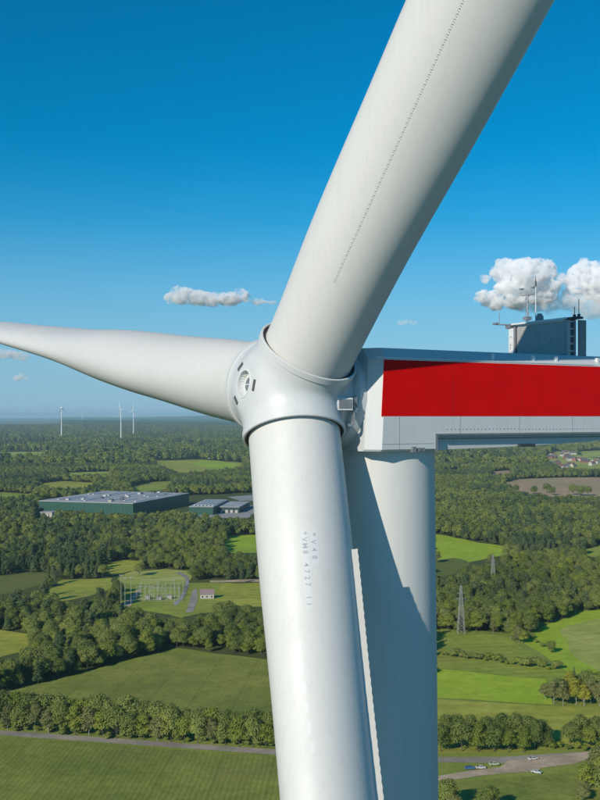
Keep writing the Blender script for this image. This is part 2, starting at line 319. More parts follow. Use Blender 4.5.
def crown_mesh(name, h, w, base, leaf, nl, nleaf, lsz, style='round', seed=0):
    """leaf-sized faces clustered on many small boughs, with gaps between them"""
    g = np.random.default_rng(seed); V = []; Fc = []
    lobes = []
    for i in range(nl):
        if style == 'cone':
            z = base + (h - base) * (i + .5) / nl; rmax = w / 2 * (1 - ((z - base) / (h - base)) ** 1.3) + .25; a = i * 2.4 + g.uniform(0, .6); rr = rmax * g.uniform(.25, .6); lobes.append((rr * math.cos(a), rr * math.sin(a), z, max(.5, rmax * .55)))
        else:
            for _ in range(20):
                p = g.normal(0, 1, 3); p /= np.linalg.norm(p); 
                if p[2] > (-.55 if style == 'round' else -.9): break
            rad = g.uniform(.5, .95)
            zc = (h + base) / 2; hz = (h - base) / 2
            prof = 1 - .18 * p[2] if style == 'round' else (1 if style == 'wide' else 1 - .35 * p[2])
            r_ = g.uniform(.16, .30) * w
            lobes.append((p[0] * (w / 2 - r_ * .7) * rad * prof, p[1] * (w / 2 - r_ * .7) * rad * prof, zc + p[2] * (hz - r_ * .6) * rad, r_))
    tot = sum(l[3] ** 2 for l in lobes)
    for (x, y, z, r) in lobes:
        k = int(nleaf * r * r / tot) + 3
        d = g.normal(0, 1, (k, 3)); d /= np.linalg.norm(d, axis=1)[:, None]; d[:, 2] = np.where(d[:, 2] < -.3, -d[:, 2] * .6, d[:, 2])
        rad = r * (1 - g.random(k) ** 2 * .45) * (1 + g.normal(0, .10, k)); c = np.c_[x + d[:, 0] * rad, y + d[:, 1] * rad, z + d[:, 2] * rad * .85]
        nrm = d + g.normal(0, .28, (k, 3)); nrm[:, 2] += .25; nrm /= np.linalg.norm(nrm, axis=1)[:, None]
        t = np.cross(nrm, g.normal(0, 1, (k, 3))); t /= np.linalg.norm(t, axis=1)[:, None]; b = np.cross(nrm, t); s = lsz * g.uniform(.55, 1.25, k)[:, None]
        q = np.stack([c - t * s, c + b * s * .7, c + t * s, c - b * s * .7], 1)
        n0 = len(V) * 4; V.append(q)
        Fc.append(k)
    V = np.concatenate(V).reshape(-1, 3); n = len(V) // 4
    me = bpy.data.meshes.new(name); me.from_pydata(V.tolist(), [], [(4*i, 4*i+1, 4*i+2, 4*i+3) for i in range(n)]); me.materials.append(leaf); me.update()
    return me, lobes
def trunk_mesh(h, base, bark, lobes, r0=.28):
    mb = MB(); pts = [Vector((0, 0, -.1)), Vector((.1, .05, base * .6)), Vector((-.05, .12, base + (h - base) * .35)), Vector((.05, 0, h * .78))]
    for i in range(3): mb.bar(pts[i], pts[i + 1], r0 * (1 - .27 * i), 7, r2=r0 * (1 - .27 * (i + 1)))
    for l in lobes[:9]:
        z = base * .8 + (l[2] - base * .8) * .35; mb.bar((0, 0, max(z, .6)), (l[0], l[1], l[2]), r0 * .34, 4, r2=r0 * .1)
    return mb
TREES = []            # (crown mesh, trunk mesh, kind word, height)
def mk(kind, h, w, base, lm, nl, nleaf, lsz, style, seed, bark=BARK, r0=.28):
    cm, lb = crown_mesh('crown', h, w, base, LM[lm], nl, nleaf, lsz, style, seed); tb = trunk_mesh(h, base, bark, lb, r0)
    me = bpy.data.meshes.new('trunk'); me.from_pydata(tb.v, [], tb.f); me.materials.append(bark); me.update()
    TREES.append((cm, me, kind, h)); return len(TREES) - 1
K_OAK = [mk('oak', 13.5, 11.5, .7, 0, 34, 5200, .36, 'round', 11), mk('oak', 12.5, 11, .6, 0, 30, 4800, .36, 'wide', 12), mk('oak', 14.5, 10.5, .8, 0, 34, 5200, .36, 'tall', 13)]
K_LIME = [mk('lime', 14.0, 9.5, .5, 1, 30, 4800, .34, 'tall', 21), mk('lime', 12.0, 9.5, .4, 1, 26, 4200, .34, 'round', 22)]
K_WIL = [mk('willow', 12.5, 8.5, .6, 2, 28, 4200, .32, 'tall', 31, BIRCH, .2), mk('birch', 13.5, 7.0, 1.2, 2, 24, 3600, .30, 'tall', 32, BIRCH, .18)]
K_PINE = [mk('pine', 15.5, 6.5, 1.5, 3, 26, 3000, .34, 'cone', 41), mk('pine', 16.0, 7.5, 4.0, 3, 22, 3400, .34, 'wide', 42)]
K_YEL = [mk('yellow', 12.5, 8.0, 1.0, 4, 24, 3600, .34, 'round', 51, BIRCH, .2)]
K_BUSH = [mk('bush', 3.6, 5.0, .1, 0, 12, 1500, .26, 'wide', 61, BARK, .08), mk('bush', 2.8, 3.6, .1, 1, 10, 1100, .24, 'wide', 62, BARK, .07)]
def inside(x, y, poly):
    c = False; n = len(poly)
    for i in range(n):
        x1, y1 = poly[i]; x2, y2 = poly[(i + 1) % n]
        if (y1 > y) != (y2 > y) and x < (x2 - x1) * (y - y1) / (y2 - y1) + x1: c = not c
    return c
N_T = [0]
def tree(k, X, Y, sc, label, cat='tree', group=None, name=None, z=0.0):
    cm, tm, kind, h = TREES[k]
    root = empty(name or ('bush' if kind == 'bush' else 'pine_tree' if kind == 'pine' else 'broadleaf_tree'), (X, Y, z), random.uniform(0, 6.283)); root.scale = (sc * random.uniform(.9, 1.12), sc * random.uniform(.9, 1.12), sc)
    root.empty_display_size = 1
    tag(root, label, cat, group); link('trunk', tm, root); link('crown', cm, root); N_T[0] += 1
    return root
LOOK = {'oak': 'round dark green', 'lime': 'dense fresh green', 'willow': 'tall grey-green', 'birch': 'slender pale-stemmed', 'pine': 'narrow dark', 'yellow': 'yellow-green', 'bush': 'low green'}
ORD = ['first', 'second', 'third', 'fourth', 'fifth', 'sixth', 'seventh', 'eighth', 'ninth', 'tenth', 'eleventh', 'twelfth', 'thirteenth', 'fourteenth', 'fifteenth', 'sixteenth', 'seventeenth', 'eighteenth', 'nineteenth', 'twentieth', 'twenty-first', 'twenty-second', 'twenty-third', 'twenty-fourth', 'twenty-fifth', 'twenty-sixth', 'twenty-seventh', 'twenty-eighth', 'twenty-ninth', 'thirtieth']
# row along the road, left of the turbine; two staggered lines
seqL = [K_OAK[0], K_WIL[0], K_OAK[1], K_WIL[1], K_WIL[0], K_OAK[2], K_LIME[0], K_WIL[0], K_LIME[1], K_OAK[0], K_OAK[1], K_LIME[0], K_WIL[0], K_OAK[2], K_LIME[1], K_OAK[0], K_WIL[1], K_OAK[1], K_LIME[0], K_OAK[2], K_LIME[1], K_WIL[0], K_OAK[0], K_LIME[1], K_OAK[1]]
for i in range(22):
    px = -6 + i * 13.6; py = 729.5 + (px / 280) * 19.5 + random.uniform(-.3, 1.2); X, Y = G(px, py); k = seqL[i % len(seqL)]; sc = random.uniform(.98, 1.22) * (1 - .12 * (px > 130))
    tree(k, X, Y, sc, '%s tree from the left in the front roadside line, %s' % (ORD[i], LOOK[TREES[k][2]]), group='trees along the road left of the turbine')
for i in range(21):
    px = 2 + i * 14; py = 724 + (px / 280) * 20 + random.uniform(-1, 1); X, Y = G(px, py); k = random.choice(K_OAK + K_OAK + K_LIME); sc = random.uniform(1.1, 1.3) * (1 - .12 * (px > 130))
    tree(k, X, Y, sc, '%s tree from the left in the rear roadside line, %s' % (ORD[i], LOOK[TREES[k][2]]), group='trees along the road left of the turbine')
for px, py, s in ((62, 735.5, .8), (107, 739, .7), (16, 731.6, .5)):
    X, Y = G(px, py); tree(K_BUSH[0], X, Y, s, 'small dark shrub by the road edge below the tree row, %s' % {62: 'left of the wider gap', 107: 'the rightmost', 16: 'the leftmost'}[px], 'shrub', name='shrub')
for i in range(24):
    px = 4 + i * 11.6 + random.uniform(-2, 2); X, Y = G(px, 728.5 + (px / 280) * 19.5 + random.uniform(-.5, .5)); tree(random.choice(K_BUSH), X, Y, random.uniform(.8, 1.3), '%s low bush from the left under the roadside trees' % ORD[i], 'bush', group='bushes under the roadside trees')
# row right of the tower
rr_ = [(441, 752, K_OAK[2], .85), (449, 750.5, K_LIME[1], .62), (462, 751.5, K_OAK[0], 1.02), (478, 752, K_LIME[0], .98), (494, 752, K_OAK[1], 1.0), (509, 752.5, K_LIME[1], .85), (524, 752.5, K_LIME[0], .86), (535, 750, K_OAK[2], .95), (546, 748.5, K_OAK[1], .62), (571, 747, K_OAK[0], .80), (589, 748, K_LIME[1], .8), (603, 746, K_OAK[2], .85), (616, 745, K_OAK[1], .8)]
for i, (px, py, k, s) in enumerate(rr_):
    X, Y = G(px, py); tree(k, X, Y, s, '%s tree from the tower behind the parked cars, %s' % (ORD[i], LOOK[TREES[k][2]]), group='trees along the road right of the tower')
for i, px in enumerate((447, 458, 471, 487, 502, 516, 528, 541, 580, 596)):
    X, Y = G(px, 744.5 + random.uniform(-1, 1)); k = random.choice(K_OAK); tree(k, X, Y, random.uniform(.85, 1.0), 'dark tree behind the road row right of the tower, %s from the tower' % ORD[i], group='trees along the road right of the tower')
for i, (px, py, s) in enumerate(((552, 749, 1.2), (560, 748, 1.1), (568, 750, .9), (578, 749, 1.2), (585, 751, 1.0))):
    X, Y = G(px, py); tree(K_BUSH[1], X, Y, s, 'green bush under the roadside trees near the road fork, %s from the left' % ORD[i], 'bush', group='bushes near the road fork')
# copse in the meadow at the right
for i, (px, py, k, s) in enumerate(((545, 700, K_WIL[0], .72), (554, 704, K_WIL[1], .92), (563, 706, K_WIL[1], 1.0), (569, 699, K_YEL[0], 1.12), (576, 705, K_YEL[0], 1.02), (584, 706, K_YEL[0], .85), (591, 704, K_WIL[1], 1.05), (600, 706, K_WIL[0], 1.0), (560, 700, K_OAK[0], .85), (588, 697, K_OAK[2], 1.0), (579, 695, K_OAK[1], .9), (598, 698, K_OAK[0], 1.0), (607, 702, K_WIL[1], 1.0), (574, 688, K_PINE[0], .7))):
    X, Y = G(px, py); tree(k, X, Y, s, '%s tree from the left in the meadow copse beside the lit birches, listed front first' % LOOK[TREES[k][2]] if False else '%s tree of the meadow copse, %s of those at the right edge' % (LOOK[TREES[k][2]], ORD[i]), group='trees of the meadow copse')
# clump at the right edge beside the yard and shrubs in the near corner
for i, (px, py, k, s) in enumerate(((588, 792, K_LIME[1], .95), (597, 776, K_WIL[0], .95), (604, 790, K_LIME[0], 1.0), (583, 803, K_WIL[0], .6), (610, 800, K_OAK[0], 1.0), (601, 764, K_LIME[1], .8))):
    X, Y = G(px, py); tree(k, X, Y, s, '%s tree beside the gravel yard, %s in the clump' % (LOOK[TREES[k][2]], ORD[i]), group='trees beside the gravel yard')
for i, (px, py, k, s) in enumerate(((446, 812, K_OAK[0], .9), (455, 822, K_WIL[0], .8), (490, 815, K_OAK[2], .75), (502, 818, K_BUSH[0], 1.2), (478, 818, K_BUSH[0], 1.5))):
    X, Y = G(px, py); tree(k, X, Y, s, '%s growth at the bottom edge right of the tower, %s from the tower' % (LOOK[TREES[k][2]], ORD[i]), 'tree', group='trees at the bottom edge')
# hedge and single bushes between the meadows
for i in range(26):
    px = 443 + i * 4.6 + random.uniform(-1.5, 1.5); py = 655 + (px - 443) * .135 + random.uniform(-1.2, 1.2)
    if 560 < px: py = 670
    X, Y = G(px, py); k = random.choice(K_BUSH); tree(k, X, Y, random.uniform(.8, 1.6) * (.6 if i < 3 else 1), '%s bush from the left in the hedge between the meadows' % ORD[i], 'bush', group='hedge bushes between the meadows')
X, Y = G(551, 653); tree(K_OAK[1], X, Y, .62, 'lone dark bushy tree standing in the meadow above the hedge', name='broadleaf_tree')
for i, (px, py, s) in enumerate(((516, 633, 1.3), (524, 634, 1.1), (531, 638, 1.0), (536, 643, .9), (542, 647, .8))):
    X, Y = G(px, py); tree(K_BUSH[i % 2], X, Y, s, '%s bush in the chain that runs down to the lone meadow tree' % ORD[i], 'bush', group='bushes above the lone tree')
# isolated trees on the far clearings
for i, (px, py, k, s) in enumerate(((139, 576, K_OAK[0], .85), (534, 494, K_OAK[1], 1.3), (547, 493, K_OAK[0], 1.4), (552, 495, K_OAK[1], 1.3), (573, 495, K_OAK[0], 1.5), (580, 496, K_OAK[1], 1.6), (588, 496, K_OAK[0], 1.4), (510, 494, K_OAK[1], 1.3), (516, 493, K_OAK[0], 1.2), (436, 563, K_OAK[0], .9))):
    X, Y = G(px, py); tree(k, X, Y, s, {139: 'single round tree on the meadow above the substation', 436: 'single dark tree on the bright meadow beside the tower'}.get(px, 'dark tree standing on the ploughed field, %s from the left' % ORD[max(0, i - 1)]), group=None if px in (139, 436) else 'trees on the ploughed field')

# the woods: scattered over all land that is not a clearing
def hash_grid(d0, d1, step):
    out = []; hw = .335
    y = d0
    while y < d1:
        n = int(2 * hw * y / step)
        for i in range(n):
            X = -hw * y + (i + random.random()) * step * 1.0; Y = y + random.uniform(-.5, .5) * step; out.append((X, Y))
        y += step * .87
    return out
NOTREE = [[(36, 512), (133, 517), (196, 512), (262, 519), (262, 492), (192, 496), (96, 499)], [(118, 576), (188, 580), (232, 583), (262, 606), (216, 610), (180, 612), (126, 604)], [(400, 690), (800, 690), (800, 3000), (-400, 3000), (-400, 705), (0, 703), (20, 698), (180, 652), (262, 661), (330, 672), (400, 690)]]
GAP = [[(225, 566), (262, 566), (262, 570), (225, 571)]]
def hillz(X, Y):
    t = max(0, (Y - 6000) / 1000.0); v = noise.fractal(Vector((X * .00022, Y * .00012, 1.7)), 1, 2, 4)
    return 9 + t * 3.2 + max(0, v + .25) * min(t * 12, 60)
def bb(p): xs = [a for a, _ in p]; ys = [b for _, b in p]; return min(xs), min(ys), max(xs), max(ys), p
FIELDS += [[(38, 498), (133, 502), (192, 495), (242, 495), (242, 512), (192, 512), (133, 514), (38, 511)], [(34, 509.5), (58, 509.5), (58, 518.5), (34, 518.5)]]
FB = [bb(p) for p in FIELDS]; NB = [bb(p) for p in NOTREE]
def hit(x, y, L_):
    for a, b, c, d, p in L_:
        if a <= x <= c and b <= y <= d and inside(x, y, p): return True
    return False
def blocked(X, Y, h=13.0):
    bx, by = topx(X, Y); ht = h * F / Y
    if hit(bx, by, FB) or hit(bx, by - ht * .35, FB) or hit(bx, by - ht * .88, FB): return True
    return hit(bx, by, NB)
FAC = None
near = []
for X, Y in hash_grid(455, 1150, 7.6):
    if not blocked(X, Y): near.append((X, Y))
near.sort(key=lambda p: p[1])
def pick(X, Y):
    v = noise.noise(Vector((X * .006, Y * .006, 3.1))) + random.gauss(0, .22); px = topx(X, Y)[0]
    if px > 420 and Y < 900: v -= .12
    if v > .22: return random.choice(K_PINE)
    if v > -.18: return random.choice(K_OAK)
    if v > -.42: return random.choice(K_LIME + K_OAK)
    return random.choice(K_WIL + K_LIME)
def zone(X, Y):
    px, py = topx(X, Y)
    if py > 640 and px < 300: return ('at the left end' if px < 60 else 'left of centre' if px < 120 else 'right of centre' if px < 190 else 'beside the blade') + (' nearer' if py > 655 + max(0, (120 - px) * .25) else ' further') + ' in the wood behind the maize'
    if px < 300: return ('left of the substation' if px < 110 else 'just below the substation' if px < 185 else 'below the small white house' if px < 230 else 'between the white house and blade') + (', nearer' if py > 622 else ', further')
    if px > 430: return ('between the tower and the tall pylon' if px < 461 else 'just right of the tall pylon' if px < 490 else 'below the smaller pylon' if px < 530 else 'left of the stubble field' if px < 565 else 'at the right picture edge') + (', nearer' if py > 618 else ', further')
    if px < 300: return 'in the wood behind the left maize field' if py > 640 else 'in the wood around the substation'
    return 'in the young wood around the power pylons'
SZ = ['']
def ZS(px):
    s = random.uniform(.55, 1.12); SZ[0] = 'small' if s < .75 else 'big' if s > .92 else 'mid-sized'; return s * (.8 if px > 430 else 1)
singles = 0; rest = []
for X, Y in near:
    px, py = topx(X, Y); hidden = px < -2 or px > 602 or 282 < px < 432
    if not hidden and N_T[0] < 300:
        k = pick(X, Y); nm = TREES[k][2]
        tree(k, X, Y, ZS(px), ('%s %s tree %s' % (SZ[0], LOOK[nm], zone(X, Y))), group='woodland %s trees' % LOOK[nm])
    else: rest.append((X, Y))
# everything further off is one object per belt, instanced
def proto(k, lite=None, scale=1.0):
    cm, tm, kind, h = TREES[k]; mb = MB()
    me = bpy.data.meshes.new('wood_tree'); v = [tuple(a.co) for a in cm.vertices]; f = [tuple(p.vertices) for p in cm.polygons]; n = len(v)
    if lite: 
        keep = random.sample(range(len(f)), int(len(f) * lite)); v = [v[i] for j in keep for i in f[j]]; c_ = [sum((Vector(v[4*i+k_]) for k_ in range(4)), Vector()) / 4 for i in range(len(keep))]; q_ = (1 / lite) ** .5
        v = [tuple(c_[i // 4] + (Vector(p) - c_[i // 4]) * q_) for i, p in enumerate(v)]; f = [(4*i, 4*i+1, 4*i+2, 4*i+3) for i in range(len(keep))]; n = len(v)
    nf = len(f)
    if not lite: v += [tuple(a.co) for a in tm.vertices]; f += [tuple(i + n for i in p.vertices) for p in tm.polygons]
    me.from_pydata(v, [], f); me.materials.append(cm.materials[0]); me.materials.append(tm.materials[0] if tm.materials else BARK)
    me.polygons.foreach_set('material_index', [0] * nf + [1] * (len(f) - nf)); me.update()
    return bpy.data.objects.new('wood_tree_source', me)
def scatter(name, pts, protos, label, smin_=.6, smax_=1.05, zf=None):
    """pts: (x, y, kind index). One object whose geometry nodes set a tree on every point"""
    cl = bpy.data.collections.new(name + '_source')
    for i, p in enumerate(protos): p.name = '%s_source_%02d' % (name, i); cl.objects.link(p)
    me = bpy.data.meshes.new(name); me.from_pydata([(x, y, zf(x, y) if zf else 0) for x, y, k in pts], [], [])
    a = me.attributes.new('kind_of', 'INT', 'POINT'); a.data.foreach_set('value', [k for _, _, k in pts])
    a = me.attributes.new('turn', 'FLOAT', 'POINT'); a.data.foreach_set('value', rng.uniform(0, 6.28, len(pts)))
    a = me.attributes.new('size_of', 'FLOAT', 'POINT'); a.data.foreach_set('value', rng.uniform(smin_, smax_, len(pts)))
    o = link(name, me); tag(o, label, 'woodland', kind='stuff')
    ng = bpy.data.node_groups.new(name, 'GeometryNodeTree'); ng.interface.new_socket('Geometry', in_out='INPUT', socket_type='NodeSocketGeometry'); ng.interface.new_socket('Geometry', in_out='OUTPUT', socket_type='NodeSocketGeometry')
    N_ = ng.nodes; gi = N_.new('NodeGroupInput'); go = N_.new('NodeGroupOutput'); ip = N_.new('GeometryNodeInstanceOnPoints'); ci = N_.new('GeometryNodeCollectionInfo')
    ci.inputs[0].default_value = cl; ci.inputs['Separate Children'].default_value = True; ci.inputs['Reset Children'].default_value = True
    def na(nm, t): n = N_.new('GeometryNodeInputNamedAttribute'); n.data_type = t; n.inputs[0].default_value = nm; return n.outputs[0]
    cx = N_.new('ShaderNodeCombineXYZ'); L = ng.links
    L.new(na('turn', 'FLOAT'), cx.inputs[2]); L.new(gi.outputs[0], ip.inputs['Points']); L.new(ci.outputs[0], ip.inputs['Instance']); ip.inputs['Pick Instance'].default_value = True
    L.new(na('kind_of', 'INT'), ip.inputs['Instance Index']); L.new(cx.outputs[0], ip.inputs['Rotation']); L.new(na('size_of', 'FLOAT'), ip.inputs['Scale']); L.new(ip.outputs[0], go.inputs[0])
    md = o.modifiers.new('scatter', 'NODES'); md.node_group = ng
    return o
KALL = K_OAK + K_LIME + K_WIL + K_PINE
scatter('woodland', [(x, y, KALL.index(pick(x, y))) for x, y in rest], [proto(k) for k in KALL], 'mixed broadleaf and pine woodland covering the middle distance', .5, 1.15)
far = [(x, y) for x, y in hash_grid(1150, 2700, 9.0) if not blocked(x, y)]
scatter('far_woodland', [(x, y, KALL.index(pick(x, y))) for x, y in far], [proto(k, .25) for k in KALL], 'darker distant woodland behind the green factory hall', .75, 1.3)
vfar = [(x, y) for x, y in hash_grid(2700, 10000, 23.0) if not blocked(x, y, 24)]
scatter('horizon_woodland', [(x, y, KALL.index(pick(x, y))) for x, y in vfar], [proto(k, .12) for k in KALL], 'blue green forest belt towards the horizon', 1.3, 2.5, zf=lambda x, y: max(0, hillz(x, y) - 11))
print('TREES', N_T[0], len(rest), len(far), len(vfar))
# canopy and low hills to the horizon
rows_y = list(np.geomspace(4500, 30000, 110)); mb = MB(); nx = 260; vs = []
for Y in rows_y:
    for i in range(nx):
        X = (-.24 + .48 * i / (nx - 1)) * Y; vs.append((X, Y, hillz(X, Y) + random.uniform(-3, 3)))
mb.add(vs, [(j * nx + i, j * nx + i + 1, (j + 1) * nx + i + 1, (j + 1) * nx + i) for j in range(len(rows_y) - 1) for i in range(nx - 1)])
CAN = gmat('forest_canopy', (0.054, 0.085, 0.029), (0.135, 0.169, 0.050), .010, (0.095, 0.117, 0.040), bump=12, s3=.0016)
tag(mb.build('hills', CAN, smooth=False, recalc=False), kind='structure')

# ------------------------------------------------------------------ buildings
BM = {'green': mat('green_cladding', (.010, .085, .055), .5, var=.15, vscale=.08), 'roofg': mat('grey_membrane_roof', (.46, .45, .45), .7, var=.30, vscale=.05),
 'white': mat('white_render', (.48, .46, .42), .8, var=.1, vscale=.4), 'cream': mat('cream_render', (.52, .45, .34), .8, var=.1, vscale=.3), 'brick': mat('red_brick', (.30, .13, .09), .85, var=.2, vscale=.8),
 'tile': mat('red_roof_tiles', (.22, .12, .09), .8, var=.3, vscale=.7), 'slate': mat('grey_roof_tiles', (.12, .12, .13), .7, var=.3, vscale=.7), 'darkclad': mat('dark_green_cladding', (.008, .045, .040), .5, var=.15, vscale=.1)}
def rect_building(origin, d1, d2, w1, w2, h, wall, roof, root, base=0):
    o = Vector((*origin, 0)); a = Vector((*d1, 0)).normalized(); b = Vector((*d2, 0)).normalized()
    P = [o, o + a * w1, o + a * w1 + b * w2, o + b * w2]
    mb = MB()
    n = int(w1 / 6); 
    def wallpan(p, q, step):
        L_ = (q - p).length; d = (q - p) / L_; nn = Vector((d.y, -d.x, 0)); n = max(1, int(L_ / step))
        for i in range(n):
            a_ = p + d * (L_ * i / n + .08); c_ = p + d * (L_ * (i + 1) / n - .08)
            yield a_, c_, nn
    mb.prism([(p.x, p.y) for p in P], base, h); w_ = mb.build('wall', wall, root)
    mb = MB(); Q = [o - a * .6 - b * .6, o + a * (w1 + .6) - b * .6, o + a * (w1 + .6) + b * (w2 + .6), o + b * (w2 + .6) - a * .6]
    mb.prism([(p.x, p.y) for p in Q], h + .01, h + .9); r_ = mb.build('roof', roof, root)
    return o, a, b, w_, r_
SKL = mat('skylight', (.62, .62, .60), .5); g0 = G(133, 516); FA = empty('factory_hall', (g0[0], g0[1], 0)); tag(FA, 'long dark green factory hall with pale grey flat roof beyond the wood', 'factory')
dl = (-.954, .298); dr = (.298, .954)
o_, a_, b_, fw, fr = rect_building(g0, dl, dr, 150, 195, 17, BM['green'], BM['roofg'], FA)
for i in range(13):
    for j in range(2):
        if random.random() < .25: continue
        mb = MB(); p = o_ + a_ * (8 + i * 11) + b_ * (14 + j * 92); mb.box((p + b_ * 38) + Vector((0, 0, 18.35)), 2.4, random.uniform(40, 78), .8, (a_, b_, Z_)); mb.build('skylight', SKL, fr)
for i in range(16):
    mb = MB(); p = o_ + a_ * random.uniform(6, 144) + b_ * random.uniform(6, 188); mb.box(p + Vector((0, 0, 18.9)), 5, 5, 2.2, (a_, b_, Z_)); mb.build('roof_unit', random.choice([BM['slate'], BM['white'], BM['roofg']]), fr)
for i in range(24):
    mb = MB(); p = o_ + a_ * (3 + i * 6.1); mb.box(p - b_ * .08 + Vector((0, 0, 8.5)), .25, .14, 16.6, (a_, b_, Z_)); mb.build('wall_rib', BM['darkclad'], fw)
for i in range(30):
    mb = MB(); p = o_ + b_ * (4 + i * 6.3); mb.box(p - a_ * .08 + Vector((0, 0, 8.5)), .14, .25, 16.6, (a_, b_, Z_)); mb.build('wall_rib', BM['darkclad'], fw)
g1 = G(213, 515); FB_ = empty('warehouse', (g1[0], g1[1], 0)); tag(FB_, 'smaller green warehouse right of the long factory hall', 'warehouse')
o1, a1, b1, w1_, r1 = rect_building(g1, (-1, .1), (.1, 1), 34, 120, 11, BM['green'], BM['roofg'], FB_)
for i in range(6): mb = MB(); mb.box(o1 + a1 * (4 + i * 5.2) + b1 * 60 + Vector((0, 0, 12.3)), 2.2, 90, .8, (a1, b1, Z_)); mb.build('skylight', bpy.data.materials['skylight'], r1)
g2 = G(239, 513); FC = empty('warehouse', (g2[0], g2[1], 0)); tag(FC, 'low grey flat-roofed warehouse next to the concrete yard by the blade', 'warehouse')
o2, a2, b2_, w2_, r2_ = rect_building(g2, (-1, .12), (.12, 1), 34, 90, 8, BM['darkclad'], BM['roofg'], FC)
for i in range(4): mb = MB(); mb.box(o2 + a2 * (4 + i * 7) - b2_ * .06 + Vector((0, 0, 2.2)), 4, .12, 4.2, (a2, b2_, Z_)); mb.build('loading_door', BM['white'], w2_)
g3 = G(52, 517.5); FD = empty('annex_building', (g3[0], g3[1], 0)); tag(FD, 'small white annex in front of the factory hall, at its left end', 'building')
rect_building(g3, (-1, .2), (.2, 1), 18, 14, 6.5, BM['white'], BM['roofg'], FD)
def house(px, py, w, d, h, wall, roof, label, group=None, rz=None, name='house', win=True):
    X, Y = G(px, py); r = empty(name, (X, Y, 0), 0); tag(r, label, 'house', group); rz = random.uniform(-1.2, 1.2) if rz is None else rz
    a = Vector((math.cos(rz), math.sin(rz), 0)); b = Vector((-math.sin(rz), math.cos(rz), 0)); o = Vector((X, Y, 0))
    P = [o + a * (i * w / 2) + b * (j * d / 2) for i, j in ((-1, -1), (1, -1), (1, 1), (-1, 1))]; mb = MB(); mb.prism([(p.x, p.y) for p in P], 0, h); rh = d * .42
    ga = [o - a * w / 2 + Z_ * (h + rh), o + a * w / 2 + Z_ * (h + rh)]
    mb.add([P[0] + Z_ * h, P[3] + Z_ * h, ga[0], P[1] + Z_ * h, P[2] + Z_ * h, ga[1]], [(0, 1, 2), (3, 5, 4)]); wl_ = mb.build('wall', wall, r)
    mb = MB(); e = .4
    for sg in (-1, 1):
        lo_ = o + b * sg * (d / 2 + e) + Z_ * (h - e * rh / (d / 2)); hi_ = o + Z_ * (h + rh)
        q = [lo_ - a * (w / 2 + e), lo_ + a * (w / 2 + e), hi_ + a * (w / 2 + e), hi_ - a * (w / 2 + e)]; mb.add([p + Z_ * .02 for p in q] + [p + Z_ * .27 for p in q], [(0, 1, 2, 3), (7, 6, 5, 4), (0, 4, 5, 1), (1, 5, 6, 2), (2, 6, 7, 3), (3, 7, 4, 0)])
    rf = mb.build('roof', roof, r); mb = MB(); mb.box(o + a * w * .2 + Z_ * (h + rh + .4), .7, .7, 1.4, (a, b, Z_)); mb.build('chimney', BM['brick'], rf)
    if win:
        for i in range(max(2, int(w / 3))):
            mb = MB(); mb.box(o + a * (-w / 2 + (i + .5) * w / max(2, int(w / 3))) - b * (d / 2 + .02) + Z_ * 1.6, 1.1, .08, 1.2, (a, b, Z_)); mb.build('window', M['glass'], wl_)
    return r
house(207, 598, 10.5, 7, 3.6, BM['white'], mat('faded_tiles', (.26, .19, .19), .8), 'small white house with faded reddish grey roof on the lawn below the pylon wood', rz=.12)
vh = 0
for i in range(46):
    px = random.uniform(545, 612); py = random.uniform(453.5, 469.5)
    if py < 453 + abs(px - 565) * .08 or (578 < px and py < 457.5): continue
    vh += 1
    wl2, rf2 = random.choice([(BM['white'], BM['tile']), (BM['cream'], BM['tile']), (BM['brick'], BM['slate']), (BM['white'], BM['slate'])])
    house(px, py, random.uniform(14, 26), random.uniform(11, 15), random.uniform(5, 8), wl2, rf2, 'distant %s house with %s roof in the village beyond the forest' % ('white' if wl2 is BM['white'] else 'cream' if wl2 is BM['cream'] else 'brick', 'red' if rf2 is BM['tile'] else 'grey'), group='%s %s village houses' % (wl2.name.split('_')[0], rf2.name.split('_')[0]), win=False)
for i, (px, py) in enumerate(((519, 455.5), (524, 455.2), (211, 458.5), (217, 458.6), (228, 457.8), (214, 459.5))):
    house(px, py, 24, 14, 8, BM['white'], BM['slate'], ['pale house at the left end of the clearing strip below the nacelle', 'pale house beside it, second on the clearing strip below the nacelle', 'leftmost pale farm house on the horizon fields left of the hub', 'pale farm house second from the left on the horizon fields', 'rightmost pale farm house on the horizon fields left of the hub', 'nearest pale farm building on the horizon fields left of the hub'][i], win=False)

